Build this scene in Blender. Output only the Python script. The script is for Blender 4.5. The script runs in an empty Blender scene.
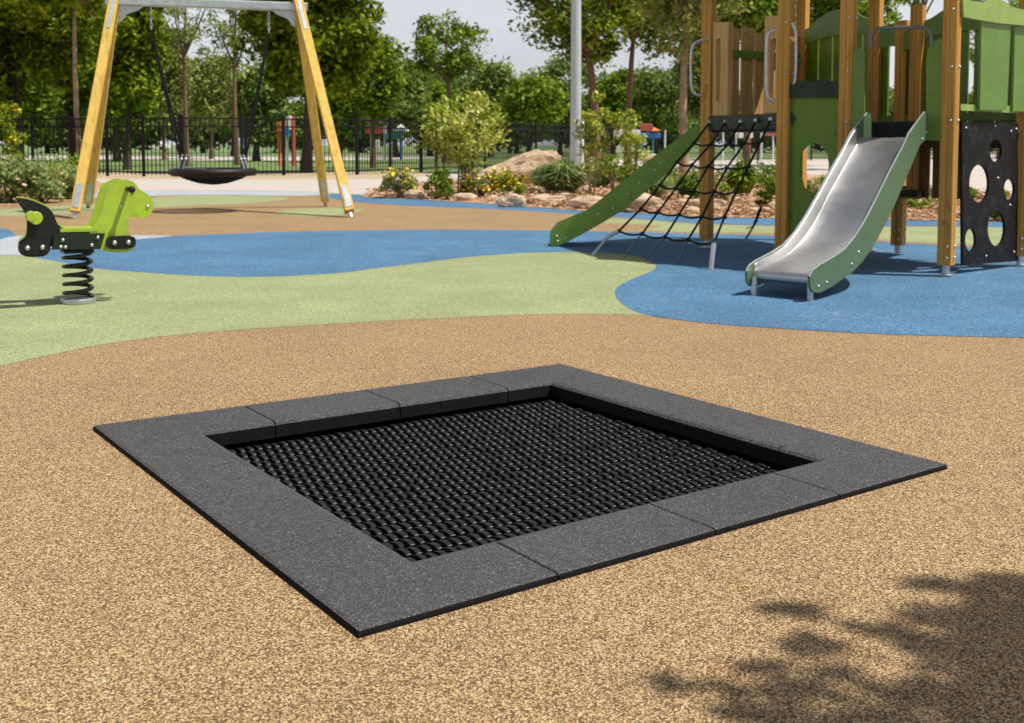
import bpy, bmesh, math, random
import numpy as np
from mathutils import Vector, Matrix
R=math.radians
C=bpy.data.collections.new('playground'); bpy.context.scene.collection.children.link(C)
sc=bpy.context.scene
# ------------------------------------------------------------------ camera, sky, sun
H=.95; F=1080.; PITCH=.065; PX0=512.; PY0=214.8
cam=bpy.data.cameras.new('camera'); camo=bpy.data.objects.new('camera',cam); C.objects.link(camo)
camo.location=(0,0,H); camo.rotation_euler=(math.pi/2-PITCH,0,0)
cam.sensor_width=36; cam.lens=F/1024*36; cam.shift_y=-(361.5-PY0)/1024; cam.clip_start=.05; cam.clip_end=2000
cam.dof.use_dof=True; cam.dof.focus_distance=2.8; cam.dof.aperture_fstop=8.0
sc.camera=camo
SUN_EL=R(62); SX,SY=.965,-.26
w=bpy.data.worlds.new('World'); sc.world=w; w.use_nodes=True
nt=w.node_tree; nt.nodes.clear()
out=nt.nodes.new('ShaderNodeOutputWorld'); bg=nt.nodes.new('ShaderNodeBackground')
sky=nt.nodes.new('ShaderNodeTexSky'); sky.sky_type='NISHITA'; sky.sun_disc=False
sky.sun_elevation=SUN_EL; sky.sun_rotation=math.atan2(SX,SY); sky.dust_density=2.0
tc=nt.nodes.new('ShaderNodeTexCoord'); mp=nt.nodes.new('ShaderNodeMapping'); mp.inputs['Scale'].default_value=(1,1,3)
no=nt.nodes.new('ShaderNodeTexNoise'); no.inputs['Scale'].default_value=2.2; no.inputs['Detail'].default_value=6
rp=nt.nodes.new('ShaderNodeValToRGB'); rp.color_ramp.elements[0].position=.33; rp.color_ramp.elements[1].position=.6
rp.color_ramp.elements[0].color=(.72,.72,.72,1); rp.color_ramp.elements[1].color=(.97,.97,.97,1)
mx=nt.nodes.new('ShaderNodeMix'); mx.data_type='RGBA'
L=nt.links
L.new(tc.outputs['Generated'],mp.inputs[0]); L.new(mp.outputs[0],no.inputs['Vector']); L.new(no.outputs[0],rp.inputs[0])
sx_=nt.nodes.new('ShaderNodeSeparateXYZ'); L.new(tc.outputs['Generated'],sx_.inputs[0])
mr=nt.nodes.new('ShaderNodeMapRange'); mr.interpolation_type='SMOOTHSTEP'; mr.inputs['From Min'].default_value=.3; mr.inputs['From Max'].default_value=.62; mr.inputs['To Min'].default_value=1; mr.inputs['To Max'].default_value=.15
L.new(sx_.outputs[2],mr.inputs['Value']); mm=nt.nodes.new('ShaderNodeMath'); mm.operation='MULTIPLY'; L.new(rp.outputs[0],mm.inputs[0]); L.new(mr.outputs[0],mm.inputs[1])
L.new(mm.outputs[0],mx.inputs['Factor']); L.new(sky.outputs[0],mx.inputs[6]); mx.inputs[7].default_value=(11.8,12.2,13.0,1)
L.new(mx.outputs[2],bg.inputs[0]); bg.inputs[1].default_value=.058; L.new(bg.outputs[0],out.inputs[0])
sl=bpy.data.lights.new('sun','SUN'); sl.energy=5.0; sl.angle=R(.53); sl.color=(1,.955,.88)
so=bpy.data.objects.new('sun',sl); C.objects.link(so); so.location=(30,-11,50)
sd=Vector((SX*math.cos(SUN_EL),SY*math.cos(SUN_EL),math.sin(SUN_EL)))
so.rotation_euler=sd.to_track_quat('Z','Y').to_euler()
sc.view_settings.view_transform='Standard'; sc.view_settings.look='None'; sc.view_settings.exposure=.16; sc.view_settings.gamma=1
# ------------------------------------------------------------------ ray helpers
cp,sp=math.cos(PITCH),math.sin(PITCH)
def ray(px,py):
    x=(px-PX0)/F; v=(PY0-py)/F
    return Vector((x, cp+v*sp, -sp+v*cp))
def G(px,py,z=0.):
    d=ray(px,py); t=(z-H)/d.z
    return Vector((d.x*t,d.y*t,z))
def P(px,py,y):
    d=ray(px,py); t=y/d.y
    return Vector((d.x*t,y,H+d.z*t))
def PL(px,py,o,n):
    d=ray(px,py); c=Vector((0,0,H)); t=(Vector(o)-c).dot(n)/d.dot(n)
    return c+d*t
# ------------------------------------------------------------------ materials
BMESH={}
def bolts(pts,r,parent,mat='bolt',name='bolt'):
    key=(r,mat,name)
    if key not in BMESH:
        o=MB().ball((0,0,0),r,8,5).build(name,mat,None,True); BMESH[key]=o.data; bpy.data.objects.remove(o)
    for p in pts:
        o=bpy.data.objects.new(name,BMESH[key]); C.objects.link(o); o.parent=parent; o.location=Vector(p)-ORG[parent.name]; ORG[o.name]=ORG[parent.name]
def newmat(name):
    m=bpy.data.materials.new(name); m.use_nodes=True
    return m,m.node_tree,m.node_tree.nodes['Principled BSDF']
def N(nt,t,**k):
    n=nt.nodes.new(t)
    for a,b in k.items(): setattr(n,a,b)
    return n
def ramp(nt,stops,interp='LINEAR'):
    r=N(nt,'ShaderNodeValToRGB'); cr=r.color_ramp; cr.interpolation=interp
    while len(cr.elements)<len(stops): cr.elements.new(.5)
    for e,(p,c) in zip(cr.elements,stops): e.position=p; e.color=(*c,1) if len(c)==3 else c
    return r
def mixc(nt,a,b,fac,mode='MIX'):
    m=N(nt,'ShaderNodeMix',data_type='RGBA',blend_type=mode)
    for s,v in ((6,a),(7,b)):
        if hasattr(v,'is_output'): nt.links.new(v,m.inputs[s])
        else: m.inputs[s].default_value=(*v,1)
    if hasattr(fac,'is_output'): nt.links.new(fac,m.inputs[0])
    else: m.inputs[0].default_value=fac
    return m.outputs[2]
def pos(nt,scale=(1,1,1),obj=False,rot=(0,0,0)):
    if obj: o=N(nt,'ShaderNodeTexCoord').outputs['Object']
    else: o=N(nt,'ShaderNodeNewGeometry').outputs['Position']
    m=N(nt,'ShaderNodeMapping'); m.inputs['Scale'].default_value=scale; m.inputs['Rotation'].default_value=rot
    nt.links.new(o,m.inputs[0]); return m.outputs[0]
def noise(nt,vec,scale,detail=3,rough=.5):
    n=N(nt,'ShaderNodeTexNoise'); n.inputs['Scale'].default_value=scale; n.inputs['Detail'].default_value=detail; n.inputs['Roughness'].default_value=rough
    nt.links.new(vec,n.inputs['Vector']); return n.outputs[0]
def bump(nt,b,h,strength,dist):
    bm=N(nt,'ShaderNodeBump'); bm.inputs['Strength'].default_value=strength; bm.inputs['Distance'].default_value=dist
    nt.links.new(h,bm.inputs['Height']); nt.links.new(bm.outputs[0],b.inputs['Normal'])
def plain(name,col,rough=.6,metal=0,var=.12,scale=6,bmp=.15,spec=.5,dirt=None,dirtamt=.3):
    m,nt,b=newmat(name); v=pos(nt)
    n=noise(nt,v,scale,5,.6)
    r=ramp(nt,[(.3,tuple(c*(1-var) for c in col)),(.7,tuple(min(1,c*(1+var)) for c in col))]); nt.links.new(n,r.inputs[0])
    c=r.outputs[0]
    if dirt:
        d=ramp(nt,[(.52,(0,0,0)),(.68,(dirtamt,)*3)]); nt.links.new(noise(nt,v,scale*2.3,6,.7),d.inputs[0])
        c=mixc(nt,c,dirt,d.outputs[0])
    nt.links.new(c,b.inputs['Base Color'])
    b.inputs['Roughness'].default_value=rough; b.inputs['Metallic'].default_value=metal; b.inputs['Specular IOR Level'].default_value=spec
    if bmp: bump(nt,b,noise(nt,v,scale*25,2),bmp,.002)
    return m
def granules(name,stops,size=170,blot=.12,rough=.85,bst=.7,dirt=(.2,.15,.1),da=.25):
    """poured rubber granules: elongated crumbs of several shades with dark gaps"""
    m,nt,b=newmat(name); g=pos(nt)
    ds=N(nt,'ShaderNodeTexNoise'); ds.inputs['Scale'].default_value=size*.45; ds.inputs['Detail'].default_value=1; nt.links.new(g,ds.inputs['Vector'])
    mad=N(nt,'ShaderNodeVectorMath',operation='MULTIPLY_ADD'); nt.links.new(ds.outputs['Color'],mad.inputs[0]); mad.inputs[1].default_value=(2.4/size,)*3; nt.links.new(g,mad.inputs[2])
    vo=N(nt,'ShaderNodeTexVoronoi'); vo.inputs['Scale'].default_value=size; vo.voronoi_dimensions='3D'; nt.links.new(mad.outputs[0],vo.inputs['Vector'])
    sp_=N(nt,'ShaderNodeSeparateColor'); nt.links.new(vo.outputs['Color'],sp_.inputs[0])
    r=ramp(nt,stops); nt.links.new(sp_.outputs[0],r.inputs[0])
    gap=ramp(nt,[(.38,(0,0,0)),(.68,(.95,.95,.95))]); nt.links.new(vo.outputs['Distance'],gap.inputs[0])
    c=mixc(nt,r.outputs[0],stops[0][1],gap.outputs[0])
    bl=ramp(nt,[(.35,(1-blot,)*3),(.65,(1+0*blot,)*3)]); nt.links.new(noise(nt,g,1.3,5,.6),bl.inputs[0])
    c=mixc(nt,c,bl.outputs[0],1.0,'MULTIPLY')
    st=ramp(nt,[(.6,(0,0,0)),(.8,(da,)*3)]); nt.links.new(noise(nt,pos(nt,(1,1,1)),3.1,6,.7),st.inputs[0])
    c=mixc(nt,c,dirt,st.outputs[0])
    nt.links.new(c,b.inputs['Base Color']); b.inputs['Roughness'].default_value=rough; b.inputs['Specular IOR Level'].default_value=.25
    inv=N(nt,'ShaderNodeMath',operation='MULTIPLY_ADD'); nt.links.new(vo.outputs['Distance'],inv.inputs[0]); inv.inputs[1].default_value=-1; nt.links.new(sp_.outputs[1],inv.inputs[2])
    bump(nt,b,inv.outputs[0],bst,.0028)
    return m
def wood(name,col,dark,grain=1.0,axis='z'):
    m,nt,b=newmat(name)
    s={'z':(38,38,1.6),'x':(1.6,38,38)}[axis]
    v=pos(nt,s); n=noise(nt,v,1.0*grain,5,.65)
    r=ramp(nt,[(.28,dark),(.48,col),(.75,tuple(min(1,c*1.22) for c in col))]); nt.links.new(n,r.inputs[0])
    k=ramp(nt,[(.66,(0,0,0)),(.74,(.75,)*3)]); nt.links.new(noise(nt,pos(nt,(9,9,3.5)),1.6,3),k.inputs[0])
    c=mixc(nt,r.outputs[0],dark,k.outputs[0])
    nt.links.new(c,b.inputs['Base Color']); b.inputs['Roughness'].default_value=.65; b.inputs['Specular IOR Level'].default_value=.2
    bump(nt,b,n,.35,.002); return m
def leafmat(name,cols,trans=.25,rough=.5):
    m,nt,b=newmat(name); g=N(nt,'ShaderNodeNewGeometry')
    r=ramp(nt,[(i/(len(cols)-1),c) for i,c in enumerate(cols)]); 
    n=noise(nt,pos(nt),.9,3)
    ad=N(nt,'ShaderNodeMath',operation='MULTIPLY_ADD'); nt.links.new(g.outputs['Random Per Island'],ad.inputs[0]); ad.inputs[1].default_value=.62
    mu=N(nt,'ShaderNodeMath',operation='MULTIPLY_ADD'); nt.links.new(n,mu.inputs[0]); mu.inputs[1].default_value=1.1; mu.inputs[2].default_value=-.36
    nt.links.new(mu.outputs[0],ad.inputs[2]); nt.links.new(ad.outputs[0],r.inputs[0])
    nt.links.new(r.outputs[0],b.inputs['Base Color']); b.inputs['Roughness'].default_value=.6; b.inputs['Specular IOR Level'].default_value=.15
    tr=N(nt,'ShaderNodeBsdfTranslucent'); tcx=mixc(nt,r.outputs[0],(1.0,1.0,.45),.6,'MULTIPLY'); nt.links.new(tcx,tr.inputs[0])
    ms=N(nt,'ShaderNodeMixShader'); ms.inputs[0].default_value=trans
    nt.links.new(b.outputs[0],ms.inputs[1]); nt.links.new(tr.outputs[0],ms.inputs[2])
    nt.links.new(ms.outputs[0],nt.nodes['Material Output'].inputs[0]); return m
M={}
M['tan']=granules('rubber_tan',[(0,(.115,.064,.028)),(.16,(.34,.212,.095)),(.5,(.53,.352,.172)),(.8,(.64,.445,.232)),(1,(.77,.58,.36))],size=235,bst=.65,da=.32)
M['tan2']=granules('rubber_tan_far',[(0,(.22,.12,.05)),(.3,(.46,.28,.13)),(1,(.62,.42,.23))],size=150)
M['green']=granules('rubber_green',[(0,(.2,.23,.1)),(.3,(.35,.4,.19)),(.7,(.44,.49,.25)),(1,(.58,.6,.36))],size=165,blot=.16,dirt=(.36,.3,.17),da=.4)
M['blue']=granules('rubber_blue',[(0,(.045,.12,.22)),(.3,(.075,.215,.375)),(.84,(.11,.285,.47)),(.92,(.26,.44,.62)),(1,(.55,.5,.42))],size=165,blot=.22,dirt=(.42,.42,.4),da=.45)
M['pale']=granules('rubber_pale_grey',[(0,(.3,.33,.36)),(.5,(.48,.52,.56)),(1,(.62,.63,.64))],size=150)
M['tile']=granules('tile_rubber',[(0,(.045,.045,.046)),(.45,(.082,.081,.082)),(.82,(.116,.115,.116)),(.93,(.148,.147,.147)),(1,(.2,.2,.198))],size=250,blot=.12,rough=.8,bst=.6,dirt=(.11,.1,.095))
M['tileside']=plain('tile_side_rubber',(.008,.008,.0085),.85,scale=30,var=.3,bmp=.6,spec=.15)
M['black']=plain('black_plastic',(.008,.008,.009),.5,var=.3,spec=.35)
M['pit']=plain('dark_underlay_black',(.003,.003,.003),.9,spec=.05)
M['block']=plain('mat_block',(.0105,.0105,.011),.5,var=.25,scale=15,bmp=.2,spec=.3)
M['wire']=plain('steel_wire',(.6,.6,.58),.4,.8)
M['concrete']=plain('path_concrete',(.46,.41,.365),.9,var=.08,scale=1.2,dirt=(.4,.33,.28),dirtamt=.4)
M['sand']=plain('compacted_sand',(.42,.32,.2),.95,var=.2,scale=1.1)
M['grass']=plain('lawn_grass',(.13,.2,.055),.9,var=.4,scale=1.4,dirt=(.25,.24,.1),dirtamt=.5)
def mulchmat():
    m,nt,b=newmat('mulch'); g=pos(nt,(1,1,1))
    vo=N(nt,'ShaderNodeTexVoronoi'); vo.inputs['Scale'].default_value=13; nt.links.new(g,vo.inputs['Vector'])
    s=N(nt,'ShaderNodeSeparateColor'); nt.links.new(vo.outputs['Color'],s.inputs[0])
    r=ramp(nt,[(0,(.16,.075,.035)),(.4,(.36,.19,.09)),(.75,(.5,.3,.16)),(1,(.66,.47,.3))]); nt.links.new(s.outputs[0],r.inputs[0])
    nt.links.new(r.outputs[0],b.inputs['Base Color']); b.inputs['Roughness'].default_value=.9
    bump(nt,b,vo.outputs['Distance'],.9,.03); return m
M['mulch']=mulchmat()
def rockmat():
    m,nt,b=newmat('sandstone'); g=pos(nt)
    n=noise(nt,g,4,8,.65); r=ramp(nt,[(.3,(.3,.2,.12)),(.5,(.52,.38,.25)),(.72,(.66,.53,.38))]); nt.links.new(n,r.inputs[0])
    nt.links.new(r.outputs[0],b.inputs['Base Color']); b.inputs['Roughness'].default_value=.9; bump(nt,b,n,.8,.06); return m
M['rock']=rockmat()
M['yellow_wood']=wood('swing_pine',(.62,.42,.1),(.42,.26,.05),.5)
M['post_wood']=wood('tower_timber',(.52,.265,.06),(.27,.12,.025),.6)
M['plank_wood']=wood('plank_timber',(.52,.31,.12),(.3,.16,.055),.6)
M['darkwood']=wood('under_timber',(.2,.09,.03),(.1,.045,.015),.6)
M['galv']=plain('galvanised_steel',(.52,.55,.57),.42,.85,var=.15,scale=12)
M['polegalv']=plain('pole_galvanised',(.5,.55,.57),.5,.35,var=.08,scale=5)
M['under_grey']=plain('dull_grey_steel',(.16,.17,.18),.5,.6)
M['bolt']=plain('bolt_steel',(.6,.62,.64),.35,.9)
M['fence']=plain('fence_black_paint',(.004,.004,.0045),.5,var=.1,spec=.25)
M['lime']=plain('lime_plastic_sheet',(.34,.47,.035),.38,var=.06,scale=8,bmp=.05,dirt=(.2,.24,.09),dirtamt=.45)
M['green_panel']=plain('green_plastic_sheet',(.115,.2,.016),.4,var=.12,scale=7,bmp=.08,dirt=(.05,.1,.03),dirtamt=.5)
M['green_dark']=plain('dark_green_sheet',(.078,.142,.064),.42,var=.08,scale=7,bmp=.05,dirt=(.12,.17,.1),dirtamt=.3)
M['green_mid']=plain('mid_green_sheet',(.13,.235,.035),.42,var=.1,scale=6,bmp=.05,dirt=(.2,.3,.1),dirtamt=.4)
M['slide_green']=plain('slide_green_sheet',(.15,.27,.025),.42,var=.1,scale=5,bmp=.05,dirt=(.07,.12,.03),dirtamt=.5)
M['green_light']=plain('light_green_sheet',(.27,.4,.085),.42,var=.1,scale=6,bmp=.05,dirt=(.14,.2,.06),dirtamt=.5)
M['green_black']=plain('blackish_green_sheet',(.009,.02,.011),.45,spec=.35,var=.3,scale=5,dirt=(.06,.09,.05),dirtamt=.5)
def patchy():  # green sheet with shadow patches painted into the colour by noise
    m,nt,b=newmat('green_sheet_painted_shade'); n=noise(nt,pos(nt,(1,1,.8)),3.6,4,.6)
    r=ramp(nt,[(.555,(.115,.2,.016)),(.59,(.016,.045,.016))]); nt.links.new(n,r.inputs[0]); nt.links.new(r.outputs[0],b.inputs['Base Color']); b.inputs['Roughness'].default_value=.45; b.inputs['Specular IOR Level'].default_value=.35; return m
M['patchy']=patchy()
M['black_panel']=plain('black_plastic_sheet',(.007,.007,.008),.55,var=.3,scale=5,dirt=(.09,.08,.07),dirtamt=.3,spec=.2)
M['rope']=plain('black_rope',(.006,.006,.007),.75,var=.2,scale=60,bmp=.5,spec=.2)
M['coil']=plain('black_coil_paint',(.005,.0055,.006),.22,var=.1,spec=.4)
def steel():
    m,nt,b=newmat('brushed_steel'); n=noise(nt,pos(nt,(3,3,3)),3,5,.6)
    r=ramp(nt,[(.3,(.43,.43,.43)),(.7,(.48,.475,.47))]); nt.links.new(n,r.inputs[0]); nt.links.new(r.outputs[0],b.inputs['Base Color'])
    b.inputs['Metallic'].default_value=.9
    rr=ramp(nt,[(.3,(.36,)*3),(.7,(.42,)*3)]); nt.links.new(n,rr.inputs[0]); nt.links.new(rr.outputs[0],b.inputs['Roughness']); return m
M['steel']=steel()
M['bark']=plain('bark_brown',(.16,.1,.06),.95,var=.35,scale=9,bmp=.8)
M['bark_dark']=plain('bark_dark',(.06,.045,.03),.95,var=.35,scale=6,bmp=.5)
M['bark_pale']=plain('bark_pale',(.3,.21,.14),.9,var=.3,scale=7,bmp=.6)
M['leaf_dark']=leafmat('leaf_glossy_dark',[(.015,.026,.003),(.085,.135,.01),(.26,.35,.02),(.52,.6,.04)],.36)
M['leaf_mid']=leafmat('leaf_mid_green',[(.025,.045,.008),(.1,.16,.015),(.25,.35,.03),(.48,.57,.06)],.33)
M['leaf_gum']=leafmat('leaf_gum_olive',[(.07,.09,.025),(.18,.22,.055),(.33,.38,.1),(.52,.56,.18)],.33)
M['leaf_far']=leafmat('leaf_distant_green',[(.045,.075,.022),(.12,.175,.045),(.23,.32,.07),(.4,.5,.11)],.28)
M['leaf_bright']=leafmat('leaf_bright_green',[(.05,.09,.01),(.12,.2,.02),(.22,.33,.035),(.33,.43,.06)],.35)
M['leaf_yellow']=leafmat('leaf_variegated',[(.06,.11,.015),(.22,.3,.045),(.5,.52,.07),(.75,.78,.45)],.3,.35)
M['leaf_cover']=leafmat('leaf_ground_cover',[(.08,.12,.04),(.18,.25,.08),(.32,.39,.14),(.5,.54,.26)],.3)
M['flower_yellow']=plain('yellow_petals',(.8,.55,.03),.6); M['flower_pink']=plain('pink_petals',(.75,.4,.33),.6)
M['white']=plain('white_paint',(.75,.75,.73),.5); M['red']=plain('red_paint',(.4,.09,.06),.5); M['blue_p']=plain('blue_paint',(.04,.16,.45),.5)
M['orange']=plain('orange_paint',(.7,.2,.04),.5); M['teal']=plain('teal_paint',(.05,.3,.3),.5); M['dkglass']=plain('dark_glass',(.02,.025,.03),.15)
# ------------------------------------------------------------------ mesh builder
ORG={}
class MB:
    def __init__(s): s.v=[]; s.f=[]
    def add(s,vs,fs):
        k=len(s.v); s.v+= [tuple(v) for v in vs]; s.f+= [tuple(i+k for i in f) for f in fs]; return s
    def prism(s,a,b):     # two equal loops
        n=len(a); fs=[tuple(range(n))[::-1],tuple(range(n,2*n))]+[(i,(i+1)%n,n+(i+1)%n,n+i) for i in range(n)]
        return s.add(list(a)+list(b),fs)
    def box(s,c,size,ax=None,ay=None,bev=0):
        c=Vector(c); ax=Vector(ax or (1,0,0)).normalized(); ay=Vector(ay).normalized() if ay else Vector((0,0,1)).cross(ax).normalized(); az=ax.cross(ay)
        hx,hy,hz=[q/2 for q in size]; e=bev
        if not e:
            a=[c+ax*x*hx+ay*y*hy-az*hz for x,y in((-1,-1),(1,-1),(1,1),(-1,1))]; return s.prism(a,[p+az*2*hz for p in a])
        loop=lambda kx,ky:[(-kx,-ky+e),(-kx+e,-ky),(kx-e,-ky),(kx,-ky+e),(kx,ky-e),(kx-e,ky),(-kx+e,ky),(-kx,ky-e)]
        L4=[[c+ax*x+ay*y+az*z for x,y in loop(kx,ky)] for kx,ky,z in((hx-e,hy-e,-hz),(hx,hy,-hz+e),(hx,hy,hz-e),(hx-e,hy-e,hz))]
        fs=[tuple(range(8))[::-1],tuple(range(24,32))]
        for j in range(3): fs+=[(j*8+i,j*8+(i+1)%8,j*8+8+(i+1)%8,j*8+8+i) for i in range(8)]
        return s.add(sum(L4,[]),fs)
    def bar(s,p,q,wx,wy,up=(0,0,1),bev=0):  # square bar from p to q
        p=Vector(p);q=Vector(q); az=(q-p).normalized(); ax=Vector(up).cross(az)
        if ax.length<1e-4: ax=Vector((1,0,0))
        ax.normalize(); ay=az.cross(ax)
        c=(p+q)/2; hx,hy=wx/2,wy/2; e=bev or min(hx,hy)*.12
        lp=[(-hx,-hy+e),(-hx+e,-hy),(hx-e,-hy),(hx,-hy+e),(hx,hy-e),(hx-e,hy),(-hx+e,hy),(-hx,hy-e)]
        return s.prism([p+ax*x+ay*y for x,y in lp],[q+ax*x+ay*y for x,y in lp])
    def tube(s,pts,r,n=8,cap=True,closed=False):
        pts=[Vector(p) for p in pts]; m=len(pts); rs=r if hasattr(r,'__len__') else [r]*m
        prev=None; vs=[]
        for i,p in enumerate(pts):
            if closed: t=pts[(i+1)%m]-pts[i-1]
            else: t=pts[min(i+1,m-1)]-pts[max(i-1,0)]
            t.normalize()
            if prev is None:
                a=Vector((0,0,1)) if abs(t.z)<.9 else Vector((1,0,0)); x=a.cross(t).normalized()
            else: x=(prev-t*prev.dot(t)).normalized()
            prev=x; y=t.cross(x)
            vs+=[p+(x*math.cos(2*math.pi*k/n)+y*math.sin(2*math.pi*k/n))*rs[i] for k in range(n)]
        fs=[]
        for i in range(m if closed else m-1):
            j=(i+1)%m
            fs+=[(i*n+k,i*n+(k+1)%n,j*n+(k+1)%n,j*n+k) for k in range(n)]
        if cap and not closed: fs+=[tuple(range(n))[::-1],tuple(range((m-1)*n,m*n))]
        return s.add(vs,fs)
    def ball(s,c,r,n=8,m=5,sc_=(1,1,1),ax=None):
        c=Vector(c); vs=[c+Vector((0,0,-r*sc_[2]))]; 
        for i in range(1,m):
            t=-math.pi/2+math.pi*i/m
            vs+=[c+Vector((math.cos(t)*math.cos(2*math.pi*k/n)*r*sc_[0],math.cos(t)*math.sin(2*math.pi*k/n)*r*sc_[1],math.sin(t)*r*sc_[2])) for k in range(n)]
        vs.append(c+Vector((0,0,r*sc_[2]))); fs=[(0,1+(k+1)%n,1+k) for k in range(n)]
        for i in range(m-2): fs+=[(1+i*n+k,1+i*n+(k+1)%n,1+(i+1)*n+(k+1)%n,1+(i+1)*n+k) for k in range(n)]
        e=len(vs)-1; fs+=[(1+(m-2)*n+k,1+(m-2)*n+(k+1)%n,e) for k in range(n)]
        return s.add(vs,fs)
    def plate(s,outline,thick,nrm,holes=()):   # planar outline (3D pts) with holes, extruded by thick along nrm
        nrm=Vector(nrm).normalized(); bm=bmesh.new(); 
        for lp in [outline]+list(holes):
            vv=[bm.verts.new(p) for p in lp]
            for i in range(len(vv)): bm.edges.new((vv[i],vv[(i+1)%len(vv)]))
        bmesh.ops.triangle_fill(bm,use_beauty=True,use_dissolve=False,edges=bm.edges[:],normal=nrm)
        bm.verts.index_update(); k=len(s.v); n=len(bm.verts)
        vs=[v.co.copy() for v in bm.verts]; s.v+=[tuple(v) for v in vs]+[tuple(v+nrm*thick) for v in vs]
        fs=[[v.index for v in f.verts] for f in bm.faces]; bm.free()
        s.f+=[tuple(k+i for i in f) for f in fs]+[tuple(k+n+i for i in f[::-1]) for f in fs]
        o=0
        for lp in [outline]+list(holes):
            m=len(lp); s.f+=[(k+o+i,k+o+(i+1)%m,k+n+o+(i+1)%m,k+n+o+i) for i in range(m)]; o+=m
        return s
    def build(s,name,mat,parent=None,smooth=False,bevel=0):
        o0=Vector((0,0,0))
        if parent is not None: o0=ORG[parent.name]
        me=bpy.data.meshes.new(name); me.from_pydata([tuple(Vector(v)-o0) for v in s.v],[],s.f)
        me.materials.append(M[mat] if isinstance(mat,str) else mat)
        bm=bmesh.new(); bm.from_mesh(me); bmesh.ops.recalc_face_normals(bm,faces=bm.faces); bm.to_mesh(me); bm.free()
        if smooth:
            me.polygons.foreach_set('use_smooth',[True]*len(me.polygons))
            try: me.set_sharp_from_angle(angle=R(40))
            except Exception: pass
        ob=bpy.data.objects.new(name,me); C.objects.link(ob); ORG[ob.name]=o0
        if parent is not None: ob.parent=parent
        if bevel:
            b=ob.modifiers.new('b','BEVEL'); b.width=bevel; b.segments=2; b.limit_method='ANGLE'
        return ob
def tag(o,label=None,cat=None,group=None,kind=None):
    if label:o['label']=label
    if cat:o['category']=cat
    if group:o['group']=group
    if kind:o['kind']=kind
    return o
def thing(name,label,cat,loc,group=None):
    o=bpy.data.objects.new(name,None); C.objects.link(o); o.location=loc; o.empty_display_size=.2; ORG[o.name]=Vector(loc); return tag(o,label,cat,group)
def recenter(o):   # top-level single mesh: origin to base
    me=o.data; vs=[v.co.copy() for v in me.vertices]; c=Vector((sum(v.x for v in vs)/len(vs),sum(v.y for v in vs)/len(vs),min(v.z for v in vs)))
    me.transform(Matrix.Translation(-c)); o.location=c; ORG[o.name]=c; return o
def dup(root,loc,label=None,rz=0,scale=None):
    r=root.copy(); C.objects.link(r); r.location=loc; r.rotation_euler=(0,0,rz)
    if scale: r.scale=scale
    if label:r['label']=label
    for ch in list(root.children):
        c=ch.copy(); C.objects.link(c); c.parent=r
        for g in ch.children:
            d=g.copy(); C.objects.link(d); d.parent=c
    return r
# ------------------------------------------------------------------ ground sheets
def smoothloop(pts,k=4):
    out=[]; n=len(pts)
    for i in range(n):
        p0,p1,p2,p3=[Vector(pts[(i+j-1)%n]) for j in range(4)]
        for q in range(k):
            t=q/k; out.append(.5*((2*p1)+(p2-p0)*t+(2*p0-5*p1+4*p2-p3)*t*t+(3*p1-p0-3*p2+p3)*t**3))
    return out
def sheet(name,pts,z,mat,holes=(),sub=None,label=None):
    bm=bmesh.new()
    for lp in [pts]+list(holes):
        vv=[bm.verts.new((p[0],p[1],z)) for p in lp]
        for i in range(len(vv)): bm.edges.new((vv[i],vv[(i+1)%len(vv)]))
    bmesh.ops.triangle_fill(bm,use_beauty=True,edges=bm.edges[:],normal=(0,0,1))
    for f in bm.faces:
        if f.normal.z<0: f.normal_flip()
    me=bpy.data.meshes.new(name); bm.to_mesh(me); bm.free(); me.materials.append(M[mat]); o=bpy.data.objects.new(name,me); C.objects.link(o)
    tag(o,kind='structure'); return o
def gz(px,k=4,smooth=True):
    w=[G(a,b) for a,b in px]; return smoothloop(w,k) if smooth else w
# trampoline local frame
oc=[G(92.8,428.8,.004),G(561,363,.018),G(947.2,467.2,.006),G(358.6,638.6,.0)]   # L, Back, R, Front
oc=[Vector((p.x,p.y,0)) for p in oc]
W_=1.93
def TM(a,b,z=0):   # a,b in [0,W_]: a along L->Front , b along L->Back
    u=a/W_; v=b/W_
    L_,B_,R_,F_=oc
    p=L_*(1-u)*(1-v)+F_*u*(1-v)+B_*(1-u)*v+R_*u*v
    return Vector((p.x,p.y,z))
def invTM(p):
    a=b=W_/2
    for _ in range(30):
        q=TM(a,b); e=Vector((p.x,p.y,0))-q; da=(TM(a+.01,b)-q)/.01; db=(TM(a,b+.01)-q)/.01
        det=da.x*db.y-da.y*db.x; a+=(e.x*db.y-e.y*db.x)/det; b+=(da.x*e.y-da.y*e.x)/det
    return a,b
ic=[invTM(G(*q,.02)) for q in ((206,433),(545,378.4),(819.8,457),(410.5,561))]
print('inner',[(round(a,3),round(b,3)) for a,b in ic])
A0=(ic[0][0]+ic[1][0])/2; A1=(ic[2][0]+ic[3][0])/2; B0=(ic[0][1]+ic[3][1])/2; B1=(ic[1][1]+ic[2][1])/2
e_=.06; A1+=.014; B0-=.012; B1+=.012; A0-=.010
pit=[TM(A0-e_,B0-e_),TM(A0-e_,B1+e_),TM(A1+e_,B1+e_),TM(A1+e_,B0-e_)]
sheet('ground',[(-900,-300),(900,-300),(900,1500),(-900,1500)],-.012,'grass',[pit])
sheet('rubber_surface',[(-22,-5),(22,-5),(22,26.5),(-22,26.5)],0,'tan',[pit])
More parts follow.
